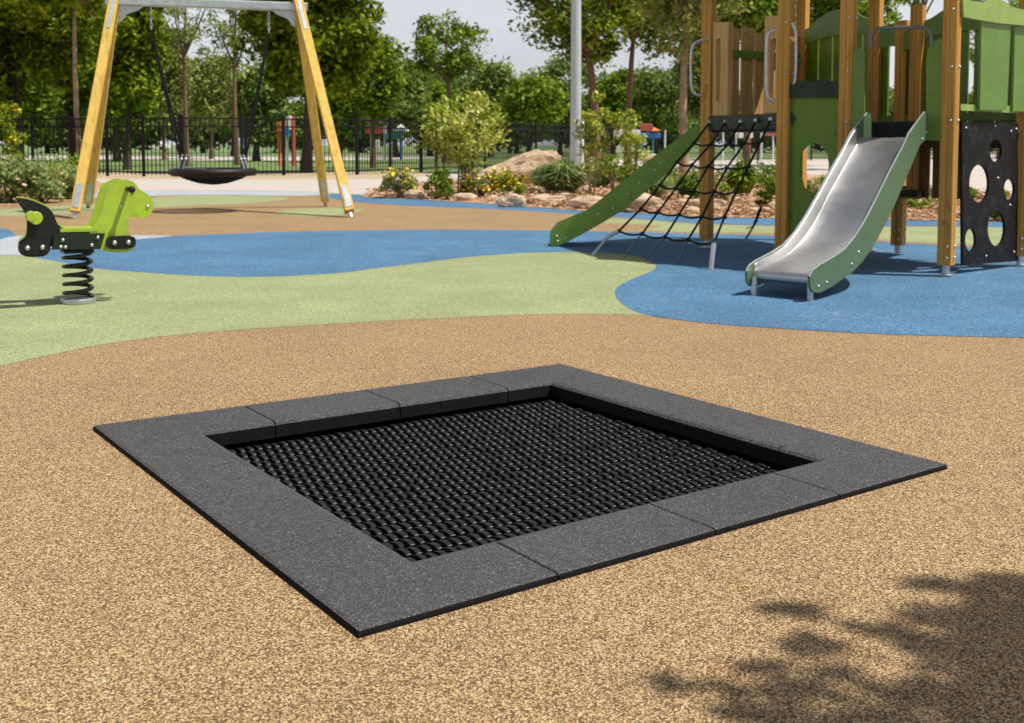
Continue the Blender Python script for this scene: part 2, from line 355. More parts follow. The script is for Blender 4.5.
gnear=[(-620,420),(-300,402),(-140,389),(-60,377),(0,366),(50,355),(100,345),(150,338),(200,333),(250,329),(300,326),(350,323),(400,320),(450,318),(500,315.5),(560,314),(600,314),(640,315.5),(700,318),(760,300),(700,255),(640,245),(560,246),(470,246),(380,255),(300,262),(200,262),(120,256),(60,252),(0,251),(-80,249),(-300,246),(-700,262)]
sheet('rubber_green_area',gz(gnear),.0012,'green')
blue=[(30,255),(60,262),(100,269),(150,273),(200,276),(250,277),(300,275.5),(340,273),(380,268),(420,263),(460,258),(500,254.5),(540,252.5),(580,252),(620,254),(645,259),(656,266),(650,272),(635,278),(621,285),(615,292),(618,300),(628,308),(642,314),(670,319),(720,324.5),(800,330),(900,335),(1024,338),(1120,340),(1240,332),(1240,262),(1120,253),(1024,250),(900,243),(860,240),(780,236),(700,234),(640,232.5),(560,231),(500,230),(400,230),(300,231.5),(250,233),(170,236.5),(100,240),(50,246)]
sheet('rubber_blue_area',gz(blue),.0024,'blue')
sheet('rubber_blue_patch',gz([(-60,224),(-20,226),(5,229),(15,235),(8,243),(-30,250),(-70,245)]),.0024,'blue')
sheet('rubber_pale_band',gz([(-20,254),(0,240),(22,236),(60,235.5),(120,235.5),(172,236),(140,239.5),(95,242),(55,247),(40,257),(14,255.5)]),.0036,'pale')
sheet('rubber_green_strip',gz([(-40,213),(40,207),(100,203),(180,196),(260,196),(290,199),(250,203),(170,207),(90,212),(20,216)]),.0012,'green')
sheet('rubber_green_tongue',gz([(275,212),(300,209),(335,208),(362,210),(345,214),(315,216.5),(285,215)]),.0012,'green')
sheet('rubber_blue_stripe',gz([(300,190),(345,192),(400,196),(460,199),(520,202.5),(600,207),(700,213),(800,214),(940,216),(1100,217),(1100,228),(940,226),(800,226),(700,223.5),(640,219),(560,213),(500,209.5),(430,206.5),(380,204),(335,199)]),.0024,'blue')
sheet('rubber_pale_border',gz([(90,192),(150,188.5),(240,188),(310,189),(332,193),(300,196),(220,195),(150,196),(100,198)]),.003,'pale')
sheet('rubber_green_far',gz([(590,221.5),(640,219.5),(700,224),(800,226.5),(940,227),(1100,229),(1150,240),(1100,246),(1024,246),(930,243),(860,238),(790,233.5),(700,232.5),(640,230),(660,226)]),.0012,'green')
path=[(-200,178),(95,178),(200,178.5),(300,178.5),(400,176.5),(460,172),(520,166),(600,160.5),(700,158),(850,158),(1100,152),(1400,152),(1400,200),(1100,197),(960,190),(850,180),(720,176),(640,172),(560,180),(480,186),(400,192),(365,195),(300,191.5),(230,190.5),(150,191),(90,193),(-200,197)]
sheet('footpath',gz(path),.005,'concrete')
sheet('sand_strip',gz([(-200,180),(95,179),(300,179.5),(400,178),(440,174),(400,171.5),(300,173),(95,172.5),(-200,171)]),.0,'sand').location.z=.007
sheet('distant_path',gz([(-300,160),(100,160),(260,161),(420,159),(420,156),(260,157),(100,156),(-300,156)]),.01,'concrete')
bed=[(362,196.5),(374,190),(400,186),(430,181.5),(470,178),(520,172),(560,166),(620,165),(720,173),(850,176),(960,190),(1100,197),(1100,222),(1000,222),(940,221),(870,220),(800,219),(700,217),(640,213.5),(560,209.5),(500,205),(430,200.5),(385,198)]
def mound(name,px,hmax,z0=.026):
    # garden bed rising slightly to its middle
    lp=gz(px); n=len(lp); c=sum((Vector(p) for p in lp),Vector())/n
    rings=[1,.97,.9,.7,.45,.2]; hs=[0,.35,.6,.85,1,1]
    return lp
bedo=sheet('mulch_bed',gz(bed),.008,'mulch')
sheet('mulch_bed_left',gz([(-200,209),(0,206),(50,203),(88,198),(98,190),(95,181),(0,172),(-200,168)]),.008,'mulch')
rng=random.Random(5)
# loose bark chips over the bed
def inpoly(x,y,poly):
    c=False; n=len(poly)
    for i in range(n):
        x1,y1=poly[i][0],poly[i][1]; x2,y2=poly[i-1][0],poly[i-1][1]
        if (y1>y)!=(y2>y) and x<(x2-x1)*(y-y1)/(y2-y1)+x1: c=not c
    return c
bp=gz(bed)
mb=MB(); k=0
while k<5200:
    px=rng.uniform(365,1060); py=rng.uniform(176,222); g=G(px,py)
    if not inpoly(g.x,g.y,bp): continue
    k+=1; s=rng.uniform(.03,.1); a=rng.uniform(0,6.3); u=Vector((math.cos(a),math.sin(a),rng.uniform(-.4,.4))); 
    mb.box((g.x,g.y,.03+rng.uniform(0,.035)),(s,s*.5,s*.18),u)
tag(mb.build('bark_chips','mulch'),'loose orange bark chips covering the garden bed','bark chips',kind='stuff')
# ------------------------------------------------------------------ trampoline
tc_=TM(W_/2,W_/2)
tr=thing('trampoline','square sunken trampoline with black woven mat and wide grey rubber tile frame','trampoline',(tc_.x,tc_.y,0))
ZT=.017
# profile from outer (k=0) to inner (k=1): (fraction, z, inward shift, material split)
prof=[(0,-.012,0),(0,.007,0),(0,.0135,.002),(0,ZT,.009),(1,ZT,0),(1,ZT-.005,.014),(1,ZT-.013,.021),(1,-.038,.021)]
def outer_pt(c,off):   # c: corner idx or (side,t)
    pass
def ringpt(side,s,k,inw):
    """side 0: L->Front(b small)  1: Front->R (a large) 2: R->Back (b large) 3: Back->L (a small); s = ideal coordinate along side; k 0 outer 1 inner"""
    if side==0: a=s; b=(0+inw) if k==0 else (B0+inw)
    if side==1: b=s; a=(W_-inw) if k==0 else (A1-inw)
    if side==2: a=s; b=(W_-inw) if k==0 else (B1-inw)
    if side==3: b=s; a=(0+inw) if k==0 else (A0+inw)
    return a,b
gap=.0022
def straight(side,s0,s1):
    st=[s0+gap,s0+gap+.003,s1-gap-.003,s1-gap]; dz=[-.0025,0,0,-.0025]
    vs=[];n=len(prof)
    for s,d in zip(st,dz):
        for k,z,i in prof: a,b=ringpt(side,s,k,i); vs.append(TM(a,b,z+d))
    fs=[tuple(range(n)),tuple(range(3*n,4*n))[::-1]]
    for j in range(3): fs+=[(j*n+i,j*n+i+1,(j+1)*n+i+1,(j+1)*n+i) for i in range(n-1)]+[(j*n+n-1,j*n,(j+1)*n,(j+1)*n+n-1)]
    return MB().add(vs,fs)
def corner(ca,cb,sa,sb):
    """ca,cb in {0,1}: which corner; sa: a coordinate where the tile ends along a-side; sb the same for b"""
    OA=W_ if ca else 0; OB=W_ if cb else 0; IA=A1 if ca else A0; IB=B1 if cb else B0
    da=-1 if ca else 1; db=-1 if cb else 1; sa+= -da*gap; sb+= -db*gap
    vs=[];n=len(prof)
    for stn in (0,1,2,3,4):
        for k,z,i in prof:
            a_c=(OA if k==0 else IA)+da*i; b_c=(OB if k==0 else IB)+db*i
            if stn==0: a,b,zz=sa,b_c,z-.0025
            elif stn==1: a,b,zz=sa-da*.003,b_c,z
            elif stn==2: a,b,zz=a_c,b_c,z
            elif stn==3: a,b,zz=a_c,sb-db*.003,z
            else: a,b,zz=a_c,sb,z-.0025
            vs.append(TM(a,b,zz))
    fs=[tuple(range(n)),tuple(range(4*n,5*n))[::-1]]
    for j in range(4): fs+=[(j*n+i,j*n+i+1,(j+1)*n+i+1,(j+1)*n+i) for i in range(n-1)]+[(j*n+n-1,j*n,(j+1)*n,(j+1)*n+n-1)]
    return MB().add(vs,fs)
def sc1(px,py,ax): return invTM(G(px,py,ZT))[ax]
s1=[sc1(528,557.5,1),sc1(684,516.6,1),sc1(806,483,1)]          # front-right side seams (b)
s3=[sc1(255,411,1),sc1(377,394.5,1),sc1(483,380,1)]            # back-left side (b)
s0=[sc1(170,452,0),sc1(228,491,0),sc1(300,545,0)]              # left-front side (a)
s2=[A0+.10,sc1(700,420,0),A1-.02]
print('seams',s0,s1,s2,s3)
s2=[.42,.98,1.5]
tiles=[corner(0,0,s0[0],s3[0]),corner(1,0,s0[2],s1[0]),corner(1,1,s2[2],s1[2]),corner(0,1,s2[0],s3[2])]
for sd_,ss in ((0,s0),(1,s1),(2,s2),(3,s3)):
    for i in range(2): tiles.append(straight(sd_,ss[i],ss[i+1]))
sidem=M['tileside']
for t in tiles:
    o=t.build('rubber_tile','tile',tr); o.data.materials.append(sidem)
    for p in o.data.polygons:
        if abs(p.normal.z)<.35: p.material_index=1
mb=MB()
ZP=-.16
q=[TM(A0-.05,B0-.05,0),TM(A0-.05,B1+.05,0),TM(A1+.05,B1+.05,0),TM(A1+.05,B0-.05,0)]
vs=[Vector((p.x,p.y,-.008)) for p in q]+[Vector((p.x,p.y,ZP)) for p in q]
mb.add(vs,[(4,5,6,7)]+[(i,(i+1)%4,4+(i+1)%4,4+i) for i in range(4)])
mb.build('pit_liner','pit',tr)
# mat: staggered bent blocks and steel wire glints
mb=MB(); wr=MB(); ZM=-.052
ia0,ia1,ib0,ib1=A0+.03,A1-.03,B0+.032,B1-.032
nr=int((ia1-ia0)/.0585); nc=int((ib1-ib0)/.0298); pa=(ia1-ia0)/nr; pb=(ib1-ib0)/nc
for r_ in range(nr):
    for c_ in range(nc):
        a=ia0+(r_+.5)*pa; b=ib0+(c_+.5+(.25 if r_%2 else -.25))*pb
        if b<ib0+.006 or b>ib1-.006: continue
        ha=pa*.36; hb=pb*.275; sag=-.010*math.sin(math.pi*(a-ia0)/(ia1-ia0))*math.sin(math.pi*(b-ib0)/(ib1-ib0)); jz=rng.uniform(-.0018,.0018)+sag+ZM; a+=rng.uniform(-.0012,.0012); b+=rng.uniform(-.0008,.0008)
        sec=[]
        for t,wd,hh in ((-1,.62,-.004),(-.8,.95,.002),(-.3,1,.0055),(.35,1,.0055),(.82,.95,.003),(1,.62,-.004)):
            sh=.0036*t
            for bb,zz in ((-1,-.008),(-1,-.001),(-.62,.0),(.62,.0),(1,-.001),(1,-.008)):
                sec.append(TM(a+t*ha,b+bb*hb*wd+sh,jz+(hh+zz if zz>-.005 else zz)))
        fs=[(0,1,2,3,4,5),(35,34,33,32,31,30)]
        for j in range(5): fs+=[(j*6+i,j*6+(i+1)%6,j*6+6+(i+1)%6,j*6+6+i) for i in range(6)]
        mb.add(sec,fs)
        if rng.random()<.85:
            e=ia0+(r_+1)*pa; wr.tube([TM(e,b-hb*.5,jz+.0005),TM(e+.001,b+hb*.2,jz+.0015),TM(e+.001,b+hb*.7,jz+.0008)],.0012,5)
mat_=mb.build('jumping_mat','block',tr,smooth=False)
tag(wr.build('steel_wire','wire',mat_,smooth=True),kind='stuff')
mb=MB(); mb.prism([TM(ia0-.012,ib0-.012,ZM-.03),TM(ia0-.012,ib1+.012,ZM-.03),TM(ia1+.012,ib1+.012,ZM-.03),TM(ia1+.012,ib0-.012,ZM-.03)],[TM(ia0-.012,ib0-.012,ZM-.022),TM(ia0-.012,ib1+.012,ZM-.022),TM(ia1+.012,ib1+.012,ZM-.022),TM(ia1+.012,ib0-.012,ZM-.022)])
mb.build('dark_underlay','pit',mat_)  # dark sheet added below the blocks so no light passes through
# ------------------------------------------------------------------ play tower
U=Vector((.77,-.63,0)).normalized(); V=Vector((.63,.77,0)).normalized()
pA=Vector((1.78,9.86,0)); pB=Vector((2.152,8.55,0)); pC=Vector((2.536,8.21,0)); pD=Vector((3.125,7.74,0)); pF=Vector((3.97,8.40,0))
pH=Vector((3.345,8.98,0)); pG=Vector((3.205,9.60,0)); pI=Vector((2.84,10.65,0)); pE=Vector((3.33,9.28,0))
tw=thing('play_tower','timber and green panelled climbing tower with metal slide, green slide and rope net','play tower',(2.8,8.8,0))
def post(p,h,wd=.1,z0=.085,bl=True):
    mb=MB(); hw=wd/2; g=.004; e=.006
    side=[(-hw+e,-hw),(-g,-hw),(0,-hw+.006),(g,-hw),(hw-e,-hw)]
    lp=[]
    for r in range(4):
        c_,s_=[(1,0),(0,1),(-1,0),(0,-1)][r]
        lp+=[(x*c_-y*s_,x*s_+y*c_) for x,y in side]
    mb.prism([p+U*x+V*y+Vector((0,0,z0)) for x,y in lp],[p+U*x+V*y+Vector((0,0,h)) for x,y in lp])
    o=mb.build('post','post_wood',tw)
    if z0>.3: return o
    f=MB(); f.tube([p,p+Vector((0,0,z0+.01))],.028,12); f.box(p+Vector((0,0,.012)),(.09,.09,.006),U); f.build('foot','galv',o,True)
    bp_=[]
    for z in (.14,.22,1.12,1.5,1.9):
        if z0<z<h-.05 and (bl or z<.3):
            for nn in (-V,U): bp_.append(p+nn*(hw+.002)+(U if nn==-V else V)*.022+Vector((0,0,z)))
    bolts(bp_,.011,o)
    return o
for p,h,bl in ((pA,2.75,1),(pB,2.75,1),(pC,2.75,1),(pD,2.75,1),(pF,2.75,1),(pG,2.75,0),(pI,2.75,0),(pE,2.0,0)): post(p,h,bl=bl)
post(pH,2.09,z0=.5,bl=False)
def vplane(p,q):
    d=(q-p).normalized(); return p,Vector((-d.y,d.x,0))
def pxplate(name,px,p,q,mat,thick=.018,holes=(),parent=None,off=0,bev=0):
    o,n=vplane(p,q); o=o+n*off
    lp=[PL(a,b,o,n) for a,b in px]; hs=[[PL(a,b,o,n) for a,b in h] for h in holes]
    mb=MB().plate(lp,thick,n,hs); return mb.build(name,mat,parent or tw)
def ell(cx,cy,rx,ry,n=24): return [(cx+rx*math.cos(2*math.pi*i/n),cy+ry*math.sin(2*math.pi*i/n)) for i in range(n)]
def W2(p,q,t,z): r=p.lerp(q,t); return Vector((r.x,r.y,z))
def wallplate(name,p,q,tz,mat,thick=.018,off=0,holes=()):
    o,n=vplane(p,q); mb=MB().plate([W2(p,q,t,z)+n*off for t,z in tz],thick,n,[[W2(p,q,t,z)+n*off for t,z in h] for h in holes]); return mb.build(name,mat,tw)
# platforms
for nm,pl,z in (('platform',[pC,pD,pF,pH],1.04),('platform',[pA,pB,pC,pE,pG,pI],1.10)):
    c=sum(pl,Vector())/len(pl); lp=[c+(p-c)*.97 for p in pl]
    MB().prism([p+Vector((0,0,z-.04)) for p in lp],[p+Vector((0,0,z)) for p in lp]).build(nm,'black_panel',tw)
def beam(p,q,z0,z1,mat,t=.04,trim=.06,off=0):
    d=(q-p).normalized(); n=Vector((-d.y,d.x,0)); a=p+d*trim+n*off; b=q-d*trim+n*off; z=(z0+z1)/2
    return MB().box(((a+b)/2).to_tuple()[:2]+(z,),((b-a).length,t,z1-z0),d,bev=.004).build('beam',mat,tw)
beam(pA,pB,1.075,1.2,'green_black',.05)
beam(pC,pD,.985,1.12,'black_panel',.03)
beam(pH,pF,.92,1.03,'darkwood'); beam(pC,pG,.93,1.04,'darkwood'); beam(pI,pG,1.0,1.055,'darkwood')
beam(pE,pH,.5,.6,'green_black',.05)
# rear steps box under the platform
for t,wd in ((.15,.1),(.42,.12),(.72,.12)):
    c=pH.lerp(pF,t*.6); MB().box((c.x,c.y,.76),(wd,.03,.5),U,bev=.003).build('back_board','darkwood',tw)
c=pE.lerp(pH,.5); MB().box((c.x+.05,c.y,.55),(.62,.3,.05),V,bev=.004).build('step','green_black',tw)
# panel between B and C
o_,n_=vplane(pB,pC)
hole=[(801,178),(800,162),(802,151),(808,145),(815,143),(822,146),(827,153),(829,165),(827,182),(820,192),(810,193),(804,188)]
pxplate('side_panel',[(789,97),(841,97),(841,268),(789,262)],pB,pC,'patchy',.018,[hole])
wv=[(789,97.5),(789,84),(796,83),(804,80),(812,82),(820,79),(828,80),(836,82),(842,81),(842,97.5)]
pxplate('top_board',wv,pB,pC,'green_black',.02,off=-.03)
# barriers of vertical boards with an arched top board
def barrier(p,q,mat,nb,ztop=2.1,zb=1.12,arch=.12,bw=.11,boardmat=None,skip=()):
    L_=(q-p).length; t0=.06/L_; tz=[(t0,ztop-.16),(t0,ztop-.02)]
    for i in range(9): s=i/8; tz.append((t0+(1-2*t0)*(.08+.84*s),ztop+arch*math.sin(math.pi*s)))
    tz+=[(1-t0,ztop-.02),(1-t0,ztop-.16)]
    for i in range(1,8): s=1-i/8; tz.append((t0+(1-2*t0)*s,ztop-.16+arch*.35*math.sin(math.pi*s)))
    wallplate('arched_board',p,q,tz,mat,.018,-.02)
    wallplate('rail',p,q,[(t0,zb+.02),(1-t0,zb+.02),(1-t0,zb+.08),(t0,zb+.08)],mat,.03)
    for i in range(nb):
        if i in skip: continue
        t=(i+.5)/nb; hw=bw/2/L_
        wallplate('board',p,q,[(t-hw,zb),(t+hw,zb),(t+hw,ztop-.1),(t-hw,ztop-.1)],boardmat or mat,.018,.032)
barrier(pI,pG,'green_panel',5,2.08,bw=.2)
barrier(pH,pF,'green_panel',4,1.98,bw=.17)
barrier(pE,pH,'green_panel',2,1.9,bw=.1,arch=.02)
barrier(pG,pE,'green_panel',2,1.95,bw=.09,arch=.02)
for k_,t in enumerate((.12,.26,.4,.54,.68,.82,.94)): wallplate('plank',pA,pI,[(t-.055,1.1),(t+.055,1.1),(t+.055,2.0+.02*(k_%3)),(t-.055,2.0+.02*(k_%3))],'plank_wood',.025)
wallplate('rail',pA,pI,[(.08,1.75),(.95,1.75),(.95,1.82),(.08,1.82)],'green_panel',.03,-.04)
# entry boards with grab handles between A and B
slotL=[(714.5,40),(719,38),(720,60),(719.5,100),(714.5,102)]
pxplate('entry_board',[(713,22),(729,22),(727,115.5),(712.5,115.5)],pA,pB,'plank_wood',.04,[[(716,40),(720,38),(720.5,60),(719.5,100),(716,102)]])
pxplate('entry_board',[(765,17),(779.5,15),(778,115),(763,115)],pA,pB,'plank_wood',.04,[[(770,40),(776,38),(775,98),(769,100)]])
pxplate('inner_panel',[(718,36),(721,36),(720,104),(716,104)],pA+Vector((.1,.12,0)),pB+Vector((.1,.12,0)),'green_panel',.02)
def pxtube(name,px,p,q,r,mat,off=0,parent=None,n=10):
    o,nn=vplane(p,q); o=o+nn*off; pts=[PL(a,b,o,nn) for a,b in px]
    # smooth
    sm=[]
    for i in range(len(pts)-1):
        p0=pts[max(i-1,0)];p1=pts[i];p2=pts[i+1];p3=pts[min(i+2,len(pts)-1)]
        for k in range(4):
            t=k/4; sm.append(.5*((2*p1)+(p2-p0)*t+(2*p0-5*p1+4*p2-p3)*t*t+(3*p1-p0-3*p2+p3)*t**3))
    sm.append(pts[-1]); return MB().tube(sm,r,n).build(name,mat,parent or tw,True)
XP=Vector((1,0,0))
pxtube('grab_handle',[(707,40.5),(702,40),(695,43),(691.5,52),(691,72),(692,88),(696,94.5),(702,95)],pA,pA+XP,.0135,'galv',-.05)
pxtube('grab_handle',[(775,30),(770,32),(767,40),(766.5,68),(767,92),(770,99),(775,102)],pB-U*.1,pB-U*.1+XP,.0125,'galv',-.14)
pxtube('grab_handle',[(792,23),(795,30),(796,38),(796,62),(795,80),(793,84)],pB,pB+XP,.012,'galv',-.08)
pxtube('grab_bar',[(871,48),(871,38),(874,31),(882,28),(900,27.5),(918,27),(927,29),(931,35),(932,46)],pC,pD,.0135,'under_grey',-.04)
# roofs above the two decks
for lp,k_ in (([pC,pD,pF,pH],1.03),([pA,pB,pC,pE,pG,pI],1.0)):
    c=sum(lp,Vector())/len(lp); lo=[c+(p-c)*k_+Vector((0,0,2.72)) for p in lp]; n=len(lo)
    up=[v+Vector((0,0,.035)) for v in lo]; ap=c+Vector((0,0,3.35))
    MB().add(lo+up+[ap],[tuple(range(n))[::-1]]+[(i,(i+1)%n,n+(i+1)%n,n+i) for i in range(n)]+[(n+i,n+(i+1)%n,2*n) for i in range(n)]).build('roof','green_panel',tw)
# slide entry side boards
pxplate('entry_panel',[(851,130),(851,50),(855,48.5),(861,49),(864.5,54),(864.5,115),(861,130)],pC,pD,'green_panel',.02,off=-.04)
pxplate('entry_panel',[(926,140),(926,60),(928,48),(934,42),(944,38),(944,138),(938,141)],pC,pD,'green_panel',.02,off=-.04)
# right side: D to F
dF=(pF-pD).normalized(); nF=Vector((dF.y,-dF.x,0))
arch=[(964,17),(963,-2),(972,1),(986,2),(992,-1),(1000,-1),(1006,2),(1011,6),(1020,9),(1030,10.5),(1030,26),(1018,25),(997.5,23),(982,20.5)]
pxplate('arched_board',arch,pD,pF,'green_light',.02,off=-.07)
pxplate('board',[(981.5,21.5),(1011,25),(1007,110.5),(980,110)],pD,pF,'green_mid',.02,off=-.052)
pxplate('board',[(1015,26),(1030,27),(1030,112),(1013,111)],pD,pF,'green_mid',.02,off=-.04)
pxplate('rail',[(961,104),(1019,106),(1019,113),(961,110.5)],pD,pF,'green_light',.025,off=-.02)
hl=[ell(995.8,150.5,6.2,11.3),ell(979.3,183.6,9.9,19),ell(1009.4,189.5,5.4,10.6),ell(996.5,228.4,8.7,17.9),ell(970.6,240,5.4,11.3)]
hp=pxplate('hole_panel',[(962,122),(1018,123),(1018,261),(963,265.5)],pD,pF,'black_panel',.02,hl)
o_,n_=vplane(pD,pF); bolts([PL(a_,b_,o_,n_) for a_,b_ in ((966,128),(1016,129),(995,126),(1011,131),(998,178),(1010,205),(986,256),(1014,252))],.009,hp)
# metal slide
vS=Vector((.67,.74,0)).normalized(); nS=Vector((vS.y,-vS.x,0)); gR=Vector((1.807,6.485,0)); gL=Vector((1.489,6.745,0))
def tz(px,py,o=gR): p=PL(px,py,o,nS); return (p-o).dot(vS),p.z
panel=[(926.5,137),(926.5,113),(923,112),(919,117),(914,124),(907,133.5),(902,145),(888.5,170.5),(873,202),(863,221),(853,237),(843,249),(833.4,256),(824,261.5),(817.7,265),(811,270),(807.6,276.7),(808,287.4),(811,292),(817.7,292.3),(829.5,286.4),(849,272.8),(860.7,261),(872.4,243.5),(886,219),(896.3,196),(908,168.6),(917.8,145)]
ptz=[tz(*q) for q in panel]
wS=abs((gR-gL).dot(nS))
sr=MB(); 
steelz=[(859,137.5),(851,150),(843.5,163.5),(824,198),(816,215),(807,230.5),(798,242.5),(789,251.5),(780.6,258),(768,264),(753,269.5)]
btz=[tz(*q,o=gL) for q in steelz]; btz.sort(); print('bed',[(round(a,2),round(b,2)) for a,b in btz],'panel',[(round(a,2),round(b,2)) for a,b in ptz])
def panelplate(base,sgn):
    n=nS*sgn; return MB().plate([base+vS*t+Vector((0,0,z)) for t,z in ptz],.016,n)
slide=MB()
# trough cross-section swept along the slide
top=sorted([tz(*q) for q in panel[2:17]])
def interp(x,tab):
    if x<=tab[0][0]: return tab[0][1]
    for (a,b),(c,d) in zip(tab,tab[1:]):
        if x<=c: return b+(d-b)*(x-a)/(c-a) if c>a else d
    return tab[-1][1]
T0=btz[0][0]; T1=btz[-1][0]; ns=40; rowv=[]
sm=[]
for i in range(ns+1):
    t=T0+(T1-T0)*i/ns
    z=sum(interp(t+d*.05,btz) for d in (-1,-.5,0,.5,1))/5 if 2<i<ns-2 else interp(t,btz)
    zt=max(z+.02,sum(interp(t+d*.04,top) for d in (-1,0,1))/3-.008); zt=z+(zt-z)*min(1,max(.05,(T1-t)/.05)); sm.append((t,z,zt))
base=gL; inner=wS
for t,z,zt in sm:
    o=gR+vS*t
    cs=[(.001,zt),(.003,zt-.01),(.009,z+.02),(.012,z+.006),(.02,z),(inner*.5,z-.004),(inner-.02,z),(inner-.012,z+.006),(inner-.009,z+.02),(inner-.003,zt-.01),(inner-.001,zt)]
    rowv.append([o-nS*c+Vector((0,0,zz)) for c,zz in cs])
# curled lip at the foot
t,z,zt=sm[0]; lip=[]
for a in (25,50,80,110,140,170): 
    tt=t-.033*math.sin(R(a)); z2=z-.033*(1-math.cos(R(a))); o=gR+vS*tt
    lip.append([o-nS*c+Vector((0,0,z2)) for c in (.001,.003,.009,.012,.02,inner*.5,inner-.02,inner-.012,inner-.009,inner-.003,inner-.001)])
rows=lip[::-1]+rowv; m_=len(rows[0]); vs=sum(rows,[]); fs=[(j*m_+i,j*m_+i+1,(j+1)*m_+i+1,(j+1)*m_+i) for j in range(len(rows)-1) for i in range(m_-1)]
sr.add(vs,fs); slo=sr.build('slide_chute','steel',tw,True); sm2=slo.modifiers.new('s','SOLIDIFY'); sm2.thickness=.003; sm2.offset=0
pr=panelplate(gR,1).build('slide_side_panel','green_dark',tw); pl_=panelplate(gR-nS*wS,-1).build('slide_side_panel','green_dark',tw)
# steel edge strips on top of the side panels
for bs,s_ in ((gR,1),(gR-nS*wS,-1)):
    e=MB(); pts=[bs+nS*s_*.008+vS*t+Vector((0,0,z+.001)) for t,z in ptz[2:17]]; e.tube(pts,.0055,6); e.build('edge_trim','galv',pr if s_>0 else pl_,True)
bolts([gR+vS*tz(*q)[0]+nS*.016+Vector((0,0,tz(*q)[1])) for q in ((856,252),(849,264),(816,286),(824,282),(920,139),(924,132))],.009,pr)
for g_ in (gR+vS*.03-nS*.02,gL+vS*.03+nS*.02): MB().tube([g_+Vector((0,0,.0)),g_+Vector((0,0,.12))],.019,14).build('slide_leg','galv',tw,True)
# green slide on the left
s0_=Vector((.37,10.02,0)); s1_=Vector((1.74,9.88,0))
out2=[(549.7,241),(550,232),(554,226),(565.5,221),(586,212),(601,200.5),(624,181.5),(649.5,161),(675,142),(702,121.5),(702.5,138),(693,147),(682.5,160),(654.5,184),(624,209.5),(603.6,222),(586,232),(565.5,243),(556,246),(551,245)]
o2,n2=vplane(s0_,s1_); lp=[PL(a,b_,o2,n2) for a,b_ in out2]; d2=(s1_-s0_).normalized()
pa_=MB().plate(lp,.018,-n2).build('slide_side_panel','slide_green',tw)
MB().plate([p+n2*.42 for p in lp],.018,n2).build('slide_side_panel','slide_green',tw)
ctr=[(551,240),(560,234),(575,228),(590,221),(605,211),(628,192),(652,172),(676,152),(701,132)]
cp_=[PL(a,b_,o2,n2) for a,b_ in ctr]; mb=MB(); vs=[]
for p in cp_: vs+=[p+Vector((0,0,.05)),p+n2*.003,p+n2*.417,p+n2*.42+Vector((0,0,.05))]
mb.add(vs,[(j*4+i,j*4+i+1,j*4+4+i+1,j*4+4+i) for j in range(len(cp_)-1) for i in range(3)])
ch=mb.build('slide_chute','steel',tw,True); q_=ch.modifiers.new('s','SOLIDIFY'); q_.thickness=.003
BQ=[]
for q in ((557,236),(566,238),(558,241),(598,214),(613,208),(628,194),(640,183),(655,170),(661,163)): BQ.append(PL(*q,o2,n2)-n2*.018)
bolts(BQ,.012,pa_)
# climbing net
grid=[[(710,122),(726,121.5),(741,121.5),(756,120.5),(771,119)],
[(694,143),(711,144),(728,144),(745,142.5),(761,140.5)],[(677,162),(692,165),(708,166.5),(727,167.5),(748.6,166)],
[(660,185),(676,188),(694,190.5),(714,191.5),(736,191.6)],[(641,208.6),(658,212),(679,214.5),(702,216.5),(724.5,217)],[(619,231),(642,234),(665,237),(688,239.8),(714,243)]]
def nd(r,c): u=c/4; v=r/5; return (9.78*(1-u)+8.62*u)*(1-v)+(9.3*(1-u)+8.22*u)*v
NP=[[P(*grid[r][c],nd(r,c)) for c in range(5)] for r in range(6)]
net=MB()
for c_ in range(5): net.tube([NP[r][c_] for r in range(6)],.0095,7)
for r in range(1,6):
    pts=[]
    for c_ in range(4):
        a=NP[r][c_]; b_=NP[r][c_+1]
        for k in range(4): t=k/4; pts.append(a.lerp(b_,t)-Vector((0,0,.02*math.sin(math.pi*t))))
    pts.append(NP[r][4]); net.tube(pts,.009,7)
neto=net.build('climbing_net','rope',tw,True)
bolts([NP[r][c_] for r in range(1,6) for c_ in range(5)],.02,neto,'black','knot_ferrule')
bolts([NP[0][c_] for c_ in range(5)],.022,neto,'galv','rope_bracket')
for c_,(gx,gy) in zip((0,1,2,3,4),((592,256),(624,258),(646,260),(678,264),(711,270))):
    a=NP[5][c_]; g=G(gx,gy); m1=a.lerp(g,.35)+Vector((-.02,0,.02))
    if c_ in (0,4): MB().tube([a,m1 if c_==0 else a.lerp(g,.4),g],.019 if c_==4 else .015,8).build('net_leg','galv',tw,True)
    else: MB().tube([a,a.lerp(g,.5)+Vector((0,0,.02)),g],.0065,6).build('anchor_chain','under_grey',tw,True)
pts=[P(761,208,9.9),P(758,215,9.8),P(756,221,9.75),G(753,227),G(747,228.5)]
MB().tube(pts,.014,7).build('loose_rope','rope',tw,True)
